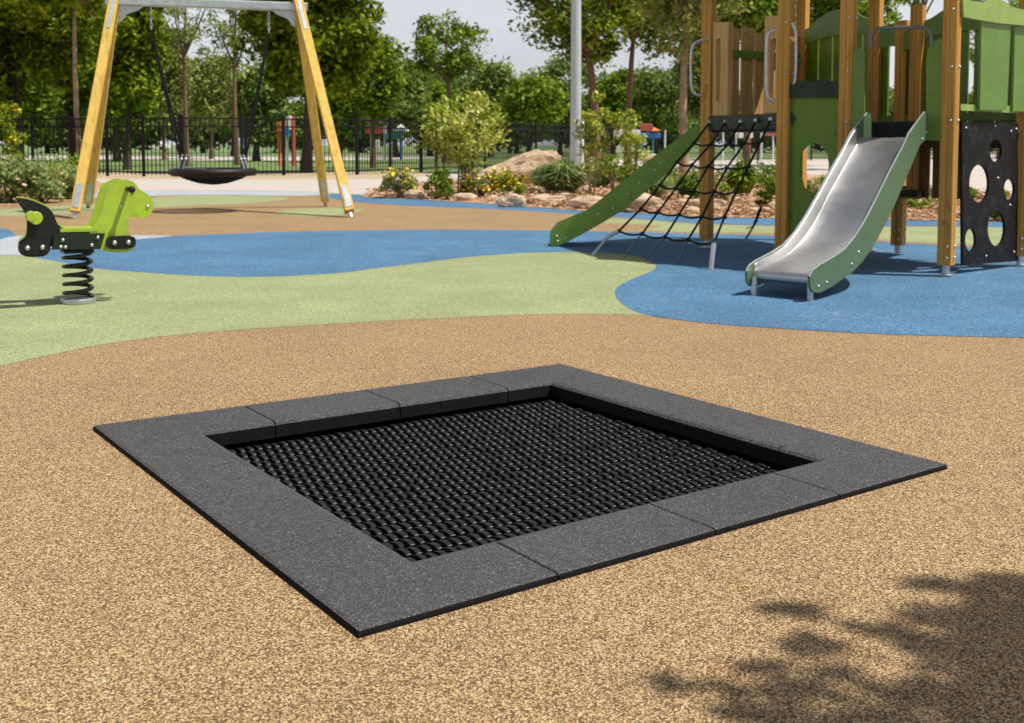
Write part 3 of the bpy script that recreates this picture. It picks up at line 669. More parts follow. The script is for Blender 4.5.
# ------------------------------------------------------------------ basket swing
sw=thing('basket_swing','yellow timber A-frame swing with steel beam and round black basket seat','swing',(-4.2,15.3,0))
aL=Vector((-5.46,15.0,2.92)); aR=Vector((-3.06,15.66,2.92)); bd=(aR-aL).normalized(); bn=Vector((-bd.y,bd.x,0))
beamo=MB().bar(aL-bd*.12,aR+bd*.12,.115,.115,bev=.012).build('crossbeam','galv',sw)
for g_,ap,s_ in ((G(74,218.5),aL,-1),(G(88,208),aL,-1),(G(351,217.5),aR,1),(G(326,206.5),aR,1)):
    near=g_.y<15.2; top_=ap+bn*(-.09 if near else .09)+Vector((0,0,.02)); d=(top_-g_).normalized(); top_=top_+d*.2; b0=g_+d*.09
    mb=MB(); w_=.125
    side=Vector((0,0,1)).cross(d).normalized(); 
    mb.bar(b0,top_,w_,w_,bev=.008,up=bn); lg=mb.build('leg','yellow_wood',sw)
    ft=MB(); ft.tube([g_,g_+d*.12],.03,10); 
    ax=bd; ay=d.cross(ax).normalized()
    fn=(-bn-d*(-bn).dot(d)).normalized(); sx=fn.cross(d).normalized()
    ft.box(b0+d*.2+fn*(w_/2+.004),(.075,.32,.008),sx,d); ft.box(b0+d*.2-fn*(w_/2+.004),(.075,.32,.008),sx,d)
    ft.build('foot_bracket','galv',lg)
    tp=MB(); tp.box(top_-d*.42+fn*(w_/2+.004),(.05,.5,.008),sx,d); tp.build('top_plate','galv',lg)
for ap,s_ in ((aL,1),(aR,-1)):
    g=bd*s_; lp=[ap+g*.05+Vector((0,0,-.058)),ap+g*.38+Vector((0,0,-.058)),ap+g*.3+Vector((0,0,-.12)),ap+g*.16+Vector((0,0,-.17)),ap+g*.1+Vector((0,0,-.26)),ap+g*.05+Vector((0,0,-.3))]
    MB().plate(lp,.012,bn).build('gusset','galv',beamo)
sc_=P(213.5,172,15.32); SR=.555
mb=MB(); ring=[sc_+Vector((math.cos(a)*SR,math.sin(a)*SR,0)) for a in [2*math.pi*i/40 for i in range(40)]]
mb.tube(ring,.055,12,closed=True); seat=mb.build('basket_seat','black',sw,True)
mb=MB()
def dish(x,y): r=math.hypot(x,y)/SR; return Vector((x,y,-.17*(1-r*r)))
for i in range(-9,10):
    o=i/10*SR; l=math.sqrt(max(0,SR*SR-o*o))
    for ax in (0,1):
        pts=[sc_+(dish(o,l*t) if ax else dish(l*t,o)) for t in (-1,-.7,-.35,0,.35,.7,1)]; mb.tube(pts,.0125,5)
mb.build('seat_net','rope',seat,True)
for hx,(bx,by) in ((-1,(151,8)),(1,(269,14))):
    hang=aL.lerp(aR,(.19 if hx<0 else .83))+Vector((0,0,-.06)); 
    jn=hang+Vector((0,0,-.32)); mid=sc_+Vector((hx*.43,0,.12))
    c_=MB()
    for i in range(7):
        p=hang.lerp(jn,i/7); q=hang.lerp(jn,(i+1.2)/7); 
        o_=(Vector((.016,0,0)) if i%2 else Vector((0,.016,0)))
        c_.tube([p,p.lerp(q,.3)+o_,p.lerp(q,.7)+o_,q,p.lerp(q,.7)-o_,p.lerp(q,.3)-o_],.006,5,closed=True)
    c_.build('hanger_chain','galv',sw,True)
    for dy in (-1,1):
        e=sc_+Vector((hx*.45,dy*.1,.05)); 
        MB().tube([jn,jn.lerp(e,.5)+Vector((-hx*.02,0,-.04)),e+Vector((0,0,.2))],.016,8).build('rope','rope',sw,True)
        s=MB(); s.tube([e+Vector((-hx*.05,0,.2)),e+Vector((-hx*.02,0,.1)),e+Vector((hx*.02,0,-.03))],.014,8); s.ball(e+Vector((-hx*.03,0,.13)),.024,8,5); s.build('shackle','galv',seat,True)
# ------------------------------------------------------------------ spring horse
hb=G(78.5,303); fw=Vector((.84,.54,0)).normalized(); hn=Vector((fw.y,-fw.x,0))   # hn points to the camera side
ho=thing('spring_rider','lime green and black horse spring rider on a black coil spring','spring rider',hb)
def hpx(pts,off): 
    o=hb+hn*off; return [PL(160*0+a/4.52,160+b/4.52,o,hn) for a,b in pts]
def sml(p,k=3): return [tuple(v) for v in smoothloop([Vector((a,b,0)) for a,b in p],k)]
def shape(pts,off,k=3): return hpx([(v[0],v[1]) for v in sml(pts,k)],off)
head=[(408,318),(440,275),(460,220),(475,160),(492,118),(530,95),(570,88),(605,102),(628,132),(665,155),(688,185),(691,215),(677,245),(650,266),(625,260),(608,240),(590,245),(578,270),(575,310),(590,340),(605,365),(602,395),(575,412),(520,417),(480,412),(450,402),(425,380),(400,340)]
rear=[(72,172),(130,178),(175,195),(215,215),(240,245),(260,290),(305,325),(290,345),(245,350),(225,400),(205,430),(150,437),(100,430),(82,405),(85,370),(110,350),(120,320),(118,260),(100,220),(85,200)]
oN,oF=.09,-.09
hd=MB().plate(shape(head,oN),.018,hn).build('head_panel','lime',ho)
near_w=shape(head,oN); farh=[p-hn*(oN-oF) for p in near_w]
MB().plate(farh,.018,-hn).build('head_panel','lime',ho)
rn=shape(rear,oN); MB().plate(rn,.018,hn).build('tail_panel','black',ho)
MB().plate([p-hn*(oN-oF)+fw*.03 for p in rn],.018,-hn).build('tail_panel','lime',ho)
seatpl=[(245,332),(472,330),(452,402),(232,404)]
s_=hpx(seatpl,oN+.03); MB().plate(s_,.02,hn).build('side_rail','green_black',ho)
MB().plate([p-hn*(oN-oF+.05) for p in s_],.02,hn).build('side_rail','green_black',ho)
o3=hpx([(270,325),(440,322)],oN); a,b_=o3
mb=MB(); dn=-hn*(oN-oF+.02); u3=Vector((0,0,.02)); lp=[a+hn*.02,b_+hn*.02,b_+dn,a+dn]; mb.prism(lp,[p+u3 for p in lp]); mb.build('seat','lime',ho)
kz=hpx([(160,262)],oN+.02)[0]
mb=MB(); ov=lambda c,rx,rz,off: [c+fw*rx*math.cos(t)+Vector((0,0,rz*math.sin(t)))+hn*off for t in [2*math.pi*i/20 for i in range(20)]]
mb.prism(ov(kz,.036,.038,0),ov(kz,.036,.038,.03)); mb.prism(ov(kz+fw*-.03+Vector((0,0,.012)),.026,.03,0),ov(kz+fw*-.03+Vector((0,0,.012)),.026,.03,.05)); mb.build('thigh_support','lime',ho,True,bevel=.004)
for cxy in ((545,372),(155,395)):
    c=hpx([cxy],oN+.02)[0]; mb=MB()
    oval=[c+fw*(.085 if math.cos(t)>0 else -.085)*abs(math.cos(t))**.6+Vector((0,0,.04*(1 if math.sin(t)>0 else -1)*abs(math.sin(t))**.6)) for t in [2*math.pi*(i+.5)/24 for i in range(24)]]
    mb.prism(oval,[p+hn*.02 for p in oval]); pl=mb.build('clamp_plate','black',ho)
    bolts([c+fw*d_+hn*.022 for d_ in (-.04,.04)],.016,pl)
hc=hpx([(572,130)],oN)[0]
MB().tube([hc-hn*.32,hc+hn*.12],.014,10).build('hand_grip','black',ho,True)
MB().ball(hc+hn*.13,.022,10,6).build('grip_end','black',ho,True)
bolts([hpx([q],oN+of)[0] for q,of in (((545,208),.018),((667,210),.018),((600,143),.018),((284,362),.05),((275,392),.05),((296,394),.05),((442,350),.05),((415,385),.05))],.011,ho)
mb=MB(); hb2=hb+Vector((0,0,0)); zt=.335
mb.box(hb+Vector((0,0,zt+.01)),(.2,.17,.03),fw,bev=.005); mb.box(hb+Vector((0,0,zt-.02)),(.17,.14,.02),fw,bev=.005); mb.build('spring_clamp','green_black',ho)
mb=MB(); pts=[]
for i in range(150):
    t=i/149; a=t*2*math.pi*5.2; z=.035+(zt-.06)*(t*1.0); r=.078
    pts.append(hb+Vector((math.cos(a)*r,math.sin(a)*r,z)))
mb.tube(pts,.0125,8); mb.build('spring','coil',ho,True)
mb=MB(); 
c8=[hb+Vector((math.cos(a)*.102,math.sin(a)*.09,0.002)) for a in [2*math.pi*i/16 for i in range(16)]]
mb.prism(c8,[p+Vector((0,0,.03)) for p in c8]); mb.build('base_plate','galv',ho,bevel=.006)
# ------------------------------------------------------------------ fence
def fence_run(label,p,q,bays,h=1.75,thick=.075,sk=()):
    f=thing('fence',label,'fence',p,'black picket fence runs'); d=(q-p); L_=d.length; u=d.normalized()
    rl=MB()
    for z in (h-.03,h-.27,.14): rl.bar(p+Vector((0,0,z)),q+Vector((0,0,z)),.04,.045)
    rl.build('rail','fence',f)
    for i in range(bays+1):
        c=p+d*i/bays; MB().bar(c+Vector((0,0,-.01)),c+Vector((0,0,h+.08)),thick,thick,up=u).build('post','fence',f)
    for i in range(bays):
        a=p+d*i/bays; b_=p+d*(i+1)/bays; n=max(3,int((b_-a).length/.125)); m=MB()
        for k in range(1,n): c=a.lerp(b_,k/n); m.bar(c+Vector((0,0,.06)),c+Vector((0,0,h-.01)),.022,.022,up=u)
        m.build('picket_panel','fence',f)
    return f
fence_run('black picket fence behind the shrubs at the left edge',G(-160,176),G(72,176),6)
fence_run('black picket fence bays between the left swing legs and the basket seat',G(72,176),G(181,177),3)
fence_run('black picket fence bays seen directly above the basket seat',G(183,177),G(242,176.5),1,thick=.09)
fence_run('black picket fence bays between the basket seat and the right swing legs',G(246,176),G(357,175),3,thick=.1)
fence_run('black picket fence bays from the right swing legs to the variegated bush',G(357,175),G(421,172.5),2)
fence_run('black picket fence bays from the variegated bush to the light pole',G(421,172.5),G(612,163),4,1.85)
fence_run('black picket fence bays behind the green slide and rope net',G(636,163),G(860,160),4,1.5)
fence_run('black picket fence bays seen under the right side of the tower',G(860,160),G(1150,160),5,1.5)
# ------------------------------------------------------------------ light pole
pb=G(575.5,187); lp_=thing('light_pole','tall pale galvanised light pole standing in the garden bed','light pole',pb)
MB().tube([pb,pb+Vector((0,0,2.2)),pb+Vector((0,0,7.5))],[.128,.12,.1],20).build('pole','polegalv',lp_,True)
MB().bar(pb+Vector((0,0,7.45)),pb+Vector((.9,-.2,7.62)),.07,.07).build('lamp_arm','polegalv',lp_)
MB().box(pb+Vector((1.15,-.25,7.64)),(.62,.26,.09),(.97,-.22,0),bev=.03).build('lamp_head','polegalv',lp_)
MB().tube([pb,pb+Vector((0,0,.05))],.22,20).build('base_flange','polegalv',lp_,True)
pb2=pb+Vector((.12,-.22,0)); MB().tube([pb2,pb2+Vector((0,0,1.5))],.05,12).build('cable_pipe','white',lp_,True)
# ------------------------------------------------------------------ vegetation
def leafmesh(name,mat,pts,size,parent,seed=0,asp=.5,up=.35):
    r=np.random.RandomState(seed); n=len(pts); c=np.asarray(pts,float)-np.array(ORG[parent.name])
    nr=r.normal(size=(n,3)); nr[:,2]=np.abs(nr[:,2])+up; nr/=np.linalg.norm(nr,axis=1,keepdims=True)
    t=r.normal(size=(n,3)); t-=nr*(t*nr).sum(1,keepdims=True); t/=np.linalg.norm(t,axis=1,keepdims=True); b=np.cross(nr,t)
    s=(size*r.uniform(.6,1.3,n))[:,None]
    v=np.stack([c-t*s*.5, c+b*s*.5*asp-nr*s*.06, c+t*s*.5-nr*s*.12, c-b*s*.5*asp-nr*s*.06],1).reshape(-1,3)
    me=bpy.data.meshes.new(name); me.vertices.add(4*n); me.vertices.foreach_set('co',v.ravel())
    me.loops.add(4*n); me.loops.foreach_set('vertex_index',np.arange(4*n,dtype=np.int32)); me.polygons.add(n)
    me.polygons.foreach_set('loop_start',np.arange(0,4*n,4,dtype=np.int32)); me.polygons.foreach_set('loop_total',np.full(n,4,dtype=np.int32))
    me.update(); me.materials.append(M[mat]); o=bpy.data.objects.new(name,me); C.objects.link(o); o.parent=parent; ORG[o.name]=ORG[parent.name]; return o
def clumps(r,c,rad,ncl,cr,nl,shell=.55,flat=.75):
    cen=[];pts=[]
    for i in range(ncl):
        while 1:
            d=r.uniform(-1,1,3); l=np.linalg.norm(d)
            if shell*r.uniform(.6,1.1)<l<1: break
        q=c+d*rad; cen.append(q); k=int(nl*r.uniform(.6,1.4)); rr=cr*r.uniform(.6,1.35)
        g=r.normal(size=(k,3)); g/=np.linalg.norm(g,axis=1,keepdims=True); g*=rr*r.uniform(.35,1.05,(k,1)); g[:,2]*=flat; pts.append(q+g)
    return cen,np.concatenate(pts)
def tree(name,label,px,d,x0,x1,ytop,ybot,mat,bark='bark',ncl=50,cr=.6,nl=110,leaf=.2,dens=1.35,tr=.11,seed=1,group='trees behind the playground',shell=.5,lean=0,base_y=None,asp=.5,tops=None,depthr=None,limbs=8,cat='tree'):
    b=P(px,144.5,d); base=Vector((b.x,d,-.02)); t=thing(name,label,cat,base,group); r=np.random.RandomState(seed)
    cx=(P(x0,0,d).x+P(x1,0,d).x)/2; rx=abs(P(x1,0,d).x-P(x0,0,d).x)/2; zt=P(px,ytop,d).z; zb=P(px,ybot,d).z; cz=(zt+zb)/2; rz=(zt-zb)/2
    rad=np.array([max(.2,rx-cr*.5),max(.2,(depthr or rx)-cr*.5),max(.2,rz-cr*.4)]); c=np.array([cx,d,cz])
    cen,pts=clumps(r,c,rad,int(ncl*dens),cr,nl,shell)
    leaf=leaf*1.15
    if tops is not None:
        pts=pts[pts[:,2]>tops]
    th=cz+rz*.3; tk=MB(); m=8; ptsT=[]
    for i in range(m+1):
        s=i/m; ptsT.append(Vector((base.x+(cx-base.x)*max(0,s-.2)*.8+lean*s+math.sin(s*5+seed)*tr*.5,d+math.cos(s*4+seed)*tr*.4,base.z+(th-base.z)*s)))
    tk.tube(ptsT,[tr*(1.35 if i==0 else 1-.75*i/m) for i in range(m+1)],9)
    order=sorted(range(len(cen)),key=lambda i:abs(cen[i][2]-cz))
    for i in order[:limbs]:
        q=Vector(cen[i]); s=min(.92,max(.35,(q.z-rz*.25-base.z)/(th-base.z)*.75)); j=s*m; j0=int(j); st=ptsT[j0].lerp(ptsT[min(j0+1,m)],j-j0)
        mid=st.lerp(q,.5)+Vector((0,0,-.05*(q-st).length)); tk.tube([st,mid,q],[tr*.42,tr*.26,tr*.08],6,cap=False)
    tk.build('trunk',bark,t,True)
    leafmesh('crown',mat,pts,leaf,t,seed,asp); return t
# near-left dense trees
tree('broadleaf_tree','dense dark broadleaf tree with a slim bare trunk at the far left of the fence',79,33,-50,195,-190,34,'leaf_dark','bark_pale',ncl=60,cr=.75,nl=140,leaf=.24,tr=.095,seed=3,shell=.45)
tree('broadleaf_tree','dense broadleaf tree with a low dark crown hanging over the fence at the left edge',22,37,-110,105,-60,112,'leaf_dark','bark_dark',ncl=110,cr=.8,nl=230,leaf=.24,tr=.16,seed=4,shell=.3)
tree('broadleaf_tree','narrow dark broadleaf tree just right of the left swing legs',128,41,92,168,-60,112,'leaf_dark','bark_dark',ncl=70,cr=.65,nl=170,leaf=.24,tr=.13,seed=5,shell=.3)
tree('broadleaf_tree','large dense dark round-crowned tree behind the right swing legs',306,36,238,384,-150,118,'leaf_dark','bark_dark',ncl=120,cr=.75,nl=240,leaf=.23,tr=.17,seed=6,shell=.35)
tree('broadleaf_tree','lighter green tree peeking out right of the big dark tree',372,44,345,402,30,122,'leaf_mid',ncl=45,cr=.6,nl=150,leaf=.22,tr=.12,seed=7)
# gums
tree('gum_tree','thin gum tree with a pale leaning trunk between the swing ropes at left',186,47,150,226,-70,75,'leaf_gum','bark',dens=1.0,ncl=42,cr=.6,nl=80,leaf=.18,tr=.11,seed=8,shell=.35,asp=.35)
tree('gum_tree','thin gum tree with a straight dark trunk in front of the right swing rope',237,50,205,262,-60,85,'leaf_gum','bark',dens=1.0,ncl=34,cr=.6,nl=80,leaf=.18,tr=.13,seed=9,shell=.35,asp=.35)
tree('gum_tree','pale hazy gum tree beyond the fence left of the swing ropes',165,66,138,190,20,122,'leaf_gum',ncl=45,cr=.9,nl=110,leaf=.25,tr=.13,seed=10)
tree('gum_tree','pale hazy gum tree beyond the fence above the basket seat',212,70,180,240,45,128,'leaf_gum',ncl=45,cr=1.0,nl=110,leaf=.25,tr=.13,seed=11)
# centre
tree('airy_tree','airy light green round-topped tree standing clear against the sky',447,56,406,491,12,84,'leaf_mid','bark',ncl=44,cr=.62,nl=85,leaf=.22,tr=.2,seed=12,shell=.55)
mids=[(15,58,-30,62,-40,141,'dark tree filling the gap behind the left edge trees'),(72,62,40,112,-30,141,'dark tree behind the slim pale trunk at the left'),(118,60,90,150,20,141,'green tree behind the left swing legs'),(258,62,232,290,60,141,'green tree between the basket swing rope and the big dark tree'),(340,60,300,376,60,141,'green tree low behind the right swing legs'),(185,88,150,215,70,141,'hazy tree low between the swing ropes'),(232,90,205,262,64,141,'hazy tree low beside the right swing rope'),(395,80,366,432,55,141,'broad green tree under the sky gap left of the airy tree'),(430,86,405,470,72,141,'low green tree at the foot of the airy tree'),(492,84,462,520,54,141,'dark green tree right of the airy tree'),(530,78,500,568,66,141,'rounded tree left of the light pole'),(560,92,530,606,50,141,'tall distant tree directly behind the light pole'),(612,88,585,655,66,141,'low distant tree between the two dark-trunked trees'),(655,84,625,700,56,141,'distant tree left of the pale thick trunk')]
for i,(px,d,x0,x1,yt,yb,lb) in enumerate(mids): tree('distant_tree',lb,px,d,x0,x1,yt,yb,'leaf_far' if i%2 else 'leaf_mid','bark_dark',ncl=48,cr=1.15,nl=120,leaf=.34,tr=.22,seed=20+i,shell=.3,group='distant trees beyond the fence')
tree('park_tree','spreading open-crowned tree with a forked dark trunk right of the pole',593,36,506,655,-90,72,'leaf_mid','bark',dens=2.3,ncl=58,cr=.62,nl=85,leaf=.2,tr=.19,seed=13,shell=.55,limbs=16)
tree('park_tree','open-crowned tree with a slimmer dark trunk left of the pale trunk',626,38,590,715,-110,62,'leaf_mid','bark',dens=2.6,ncl=46,cr=.62,nl=80,leaf=.2,tr=.14,seed=14,shell=.5,limbs=12)
tree('park_tree','tree with a thick pale bare trunk left of the play tower',683,28,625,770,-190,70,'leaf_gum','bark_pale',dens=2.6,ncl=52,cr=.6,nl=90,leaf=.17,tr=.125,seed=15,shell=.45,limbs=12)
tree('park_tree','slender tree with an orange-brown trunk against the left tower post',702,46,676,728,10,126,'leaf_far','bark_pale',ncl=60,cr=.55,nl=120,leaf=.2,tr=.09,seed=16,shell=.2)
tree('bright_tree','bright green leafy tree behind the tower planks',748,42,706,805,-60,48,'leaf_bright',ncl=60,cr=.75,nl=170,leaf=.24,tr=.15,seed=17,shell=.35)
tree('bright_tree','green leafy tree behind the middle of the tower',835,48,790,905,-70,60,'leaf_mid',ncl=60,cr=.75,nl=150,leaf=.24,tr=.15,seed=18,shell=.35)
tree('bright_tree','yellow-green leafy tree overhanging the gap between the tower posts',925,40,868,960,-120,14,'leaf_bright',ncl=30,cr=.45,nl=70,leaf=.22,tr=.1,seed=19,shell=.5)
tree('distant_tree','thin distant tree seen at the top right behind the tower',1000,70,955,1060,-20,90,'leaf_far',ncl=40,cr=.9,nl=90,leaf=.3,tr=.15,seed=31,group='distant trees beyond the fence')
# far tree line
fl=['at the far left','left of the swing','between the swing legs','behind the basket seat','right of the basket seat','behind the right swing legs','left of the airy tree','behind the airy tree','left of the pole','right of the pole','left of the tower','behind the net','behind the slide','behind the tower roof posts','at the far right']
proto=None
for i,s in enumerate(fl):
    px=-30+i*78; d=112+(i*37%17)
    if i<3:
        t=tree('far_tree','hazy tree of the far tree line, '+s,px,d,px-48,px+48,(76 if i<8 else 64)+(i*13%14),148,'leaf_far','bark_dark',ncl=90,cr=2.2,nl=150,leaf=.65,tr=.25,seed=40+i,shell=.15,group='far tree line')
        proto=(proto or [])+[t]
    else: 
        b_=P(px,144.5,d); dup(proto[i%3],(b_.x,d,-.02),'hazy tree of the far tree line, '+s,rz=i*1.3,scale=(1,1,.85+.1*(i%4)))
# shade tree to the right of the camera (its shadow falls into the picture)
t=thing('shade_tree','leafy shade tree beside the trampoline casting the shadow at lower right','tree',(5.2,.1,0))
r=np.random.RandomState(77)
cl=[]
def shade_c(px,py,z): g=G(px,py); k=z/math.tan(SUN_EL); return np.array([g.x+SX*k,g.y+SY*k,z])
targets=[(1000,605,.13),(960,612,.14),(930,592,.09),(1040,650,.2),(985,650,.2),(930,660,.17),(900,690,.2),(1000,700,.25),(860,700,.15),(830,655,.09),(790,612,.06),(845,640,.08),(905,630,.1),(800,680,.08),(740,682,.07),(770,672,.08),(720,690,.05),(700,682,.03),(850,735,.22),(940,735,.25),(1040,720,.25),(1100,650,.2),(1120,680,.4),(800,725,.13),(750,715,.08),(880,590,.05),(880,668,.12),(820,640,.07),(1050,610,.1)]
pts=[]
for px,py,rx_,ry_ in [(792,611,30,8),(772,606,14,4),(875,630,25,8),(812,645,32,10),(757,666,34,6),(695,683,42,5),(660,679,14,3),(780,690,55,9),(832,672,20,7),(738,712,36,7),(800,716,70,11),(900,702,75,20),(960,655,50,42),(1000,622,42,38),(925,612,24,10),(933,585,28,7),(985,583,42,8),(1045,640,60,60),(1000,712,80,30),(870,745,120,20),(1045,590,30,12),(740,740,60,10),(1080,700,80,60),(912,640,14,10)]:
    q=shade_c(px,py,r.uniform(4.4,5.4)); d_=G(px,py).y; area=math.pi*(rx_*d_/1080)*(ry_*d_*d_/1026); n_l=int(area/.00085*2.1)+6
    for _ in range(n_l):
        a_=r.uniform(0,6.283); k_=math.sqrt(r.uniform(0,1))*(1.25 if r.uniform()<.15 else 1); z_=q[2]+r.uniform(-.3,.3); pts.append(shade_c(px+rx_*k_*math.cos(a_),py+ry_*k_*math.sin(a_),z_)[None,:])
    cl.append(q)
for i in range(60):
    q=np.array([r.uniform(3.8,7.2),r.uniform(-2.2,1.2),r.uniform(3.6,6.8)]); n_l=300
    g=r.normal(size=(n_l,3))*.3; pp=q+g; k_=pp[:,2]/math.tan(SUN_EL); gx=pp[:,0]-SX*k_; gy=np.maximum(pp[:,1]-SY*k_,.3)
    xs=512+1080*gx/gy; ys=144.5+1026/gy; pts.append(pp[~((xs<1050)&(ys>330)&(ys<745))])
tk=MB(); tk.tube([Vector((5.2,.1,-.02)),Vector((5.15,.2,1.5)),Vector((5.3,.1,3.2)),Vector((5.2,0,5.6))],[.2,.15,.12,.05],12)
for q in cl[::3]: tk.tube([Vector((5.3,.1,3.2)),Vector((5.3,.1,3.2)).lerp(Vector(q),.5)+Vector((0,0,.35)),Vector(q)],[.04,.018,.005],6)
tk.build('trunk','bark',t,True); leafmesh('crown','leaf_mid',np.concatenate(pts),.075,t,7,.6)
# ------------------------------------------------------------------ garden plants
def shrub(name,label,px,py,wpx,ytop,mat,leaf=.07,n=700,seed=1,group='shrubs in the garden beds',flowers=0,fm='flower_yellow',cat='shrub',stems=5,clump=.35,asp=.5,low=.0,up=.35):
    g=G(px,py); d=g.y; hgt=P(px,ytop,d).z; rx=wpx/2/F*d; t=thing(name,label,cat,(g.x,g.y,.02),group); r=np.random.RandomState(seed)
    z0=low*hgt; c=np.array([g.x,g.y,(hgt+z0)/2]); rad=np.array([rx*.85,min(rx,.8)*.8,max(.06,(hgt-z0)/2*.9)])
    k=max(6,int(n/45)); cen,pts=clumps(r,c,rad,k,max(.07,min(rx,hgt)*clump),int(n/k),.2,.8)
    pts=pts[pts[:,2]>.02]; tk=MB()
    for i in range(stems):
        q=Vector(cen[i%len(cen)]); b=Vector((g.x+r.uniform(-.3,.3)*rx*.7,g.y+r.uniform(-.1,.1),.0)); tk.tube([b,b.lerp(q,.55)+Vector((0,0,.04)),q],[.018,.013,.005],5)
    tk.build('stems','bark',t,True); leafmesh('foliage',mat,pts,leaf,t,seed,asp,up)
    if flowers:
        idx=r.choice(len(pts),flowers); f=pts[idx]+np.array([0,-.06,.06]); leafmesh('flowers',fm,f,leaf*.9,t,seed+1,.95,1)['kind']='stuff'
    return t
shrub('variegated_shrub','tall rounded shrub with pale yellow-green variegated leaves by the fence',464,196,96,90,'leaf_yellow',.12,3300,2,stems=9,clump=.3,low=.24,asp=.42)
shrub('variegated_shrub','smaller leafy stem cluster on the left flank of the variegated shrub',436,197,34,112,'leaf_yellow',.11,380,3,stems=3,clump=.3,low=.42)
shrub('flowering_shrub','low yellow-flowering shrub at the left tip of the garden bed',400,198,44,171,'leaf_cover',.08,900,4,flowers=150)
shrub('low_shrub','dark green low shrub beside the left yellow flowers',437,199,38,166,'leaf_mid',.08,800,5)
shrub('low_shrub','small light green tuft below the variegated shrub',446,200,22,184,'leaf_bright',.06,260,6)
shrub('flowering_shrub','low yellow-flowering shrub under the variegated shrub',478,197,44,172,'leaf_cover',.08,900,7,flowers=150)
shrub('flowering_shrub','bright yellow-flowering shrub in front of the long boulder',506,197,46,169,'leaf_bright',.08,1000,8,flowers=170)
def grassy(label,px,py,wpx,ytop,mat='leaf_cover',n=260,seed=1,name='grassy_plant',cat='plant',bw=.016):
    g=G(px,py); d=g.y; hgt=P(px,ytop,d).z; rx=wpx/2/F*d; t=thing(name,label,cat,(g.x,g.y,.02),'strappy plants in the garden beds'); r=random.Random(seed); mb=MB()
    for i in range(int(n*2.2)):
        a=r.uniform(0,6.283); rr=r.random()**.6; b=Vector((g.x+math.cos(a)*rx*.35*rr,g.y+math.sin(a)*rx*.3*rr,.02)); l=rx*(.25+.75*rr); h=hgt*(1.1-.45*rr*rr)*r.uniform(.45,1.1)
        dr=Vector((math.cos(a),math.sin(a),0)); s=Vector((-dr.y,dr.x,0))*bw*r.uniform(.7,1.3)
        p1=b+dr*l*.4+Vector((0,0,h*.8)); p2=b+dr*l+Vector((0,0,h*.75*r.uniform(.7,1.2)))
        mb.add([b-s*.6,b+s*.6,p1+s,p1-s,p2],[(0,1,2,3),(3,2,4)])
    mb.build('leaves',mat,t); return t
grassy('large clump of strappy grass in front of the light pole',562,193,72,158,seed=3,n=420)
grassy('clump of strappy grass left of the big grassy clump',542,190,30,164,seed=4,n=200)
grassy('clump of strappy grass just right of the light pole base',600,187,44,155,seed=5,n=260)
grassy('strappy grass clump behind the green slide',650,200,50,170,seed=6,n=260)
grassy('strappy grass clump left of the net rope',690,198,44,172,'leaf_bright',seed=7,n=240)
grassy('upright flax clump behind the rope net',742,196,40,160,'leaf_mid',seed=8,n=200,bw=.03)
shrub('low_shrub','bright green shrub behind the rope net by the tower post',768,207,34,178,'leaf_bright',.08,520,11)
shrub('low_shrub','green shrub behind the net in the middle of the bed',715,203,40,180,'leaf_bright',.08,480,12)
for i_,(px,py,wp,yt,mt,lb) in enumerate([(655,190,56,166,'leaf_cover','pale green shrub beyond the net and right of the pale trunk'),(690,188,60,167,'leaf_bright','bright green shrub row piece behind the left net rope'),(728,190,54,168,'leaf_cover','pale green bush behind the centre of the net'),(765,188,50,164,'leaf_bright','yellow-green bush directly behind the near right tower post'),(626,188,48,164,'leaf_mid','green bush between the saplings and the green slide'),(795,196,40,172,'leaf_cover','pale bush behind the tower left panel'),(888,198,60,188,'leaf_cover','pale low bush far behind the metal slide'),(950,200,60,188,'leaf_mid','dark low bush behind the front right post')]): shrub('low_shrub',lb,px,py,wp,yt,mt,.09,900,110+i_,clump=.4)
shrub('low_shrub','green shrub seen through the oval opening of the side panel',815,196,44,172,'leaf_bright',.08,480,13)
shrub('low_shrub','green shrub seen under the metal slide',862,203,40,185,'leaf_bright',.08,400,14)
shrub('low_shrub','bright green ground shrub under the tower between the posts',922,209,44,194,'leaf_bright',.07,460,15)
shrub('low_shrub','green shrub seen through the holes of the black panel',985,200,50,186,'leaf_bright',.08,420,16)
grassy('spiky plant seen through the lowest large hole of the black panel',998,221,26,204,'leaf_mid',seed=9,n=120)
# saplings with yellow leaves
for i,(px,py,wp,yt,lb) in enumerate([(592,196,30,84,'sapling with sparse yellow-green leaves right beside the pole'),(612,199,36,92,'taller sapling with yellow-green leaves between pole and green slide'),(632,198,30,100,'sapling with yellow leaves nearest the green slide')]):
    shrub('sapling',lb,px,py,wp,yt,'leaf_yellow',.1,620,60+i,'young trees in the garden bed',cat='sapling',stems=3,low=.15,clump=.62)
# left planting
lcover=[(-30,205,80,150,'leaf_cover','mounded ground-cover shrub cut by the left edge'),(8,203,54,160,'leaf_cover','mounded ground-cover shrub in the left bed, near the edge'),(42,203,50,163,'leaf_cover','mounded ground-cover shrub with pink flowers in the left bed'),(74,199,44,165,'leaf_cover','mounded ground-cover shrub next to the left swing leg'),(20,187,80,150,'leaf_cover','rear ground-cover mound behind the left bed'),(68,184,70,155,'leaf_mid','rear dark green mound behind the swing leg')]
for i,(px,py,wp,yt,mt,lb) in enumerate(lcover): shrub('groundcover_shrub',lb,px,py,wp,yt,mt,.09,1500,80+i,flowers=26 if i in(2,4,0) else 6,fm='flower_pink',clump=.42)
shrub('rose_shrub','tall shrub with small yellow flowers at the left edge before the fence',3,184,50,92,'leaf_mid',.1,1500,90,flowers=70,stems=8,clump=.25,low=.1)
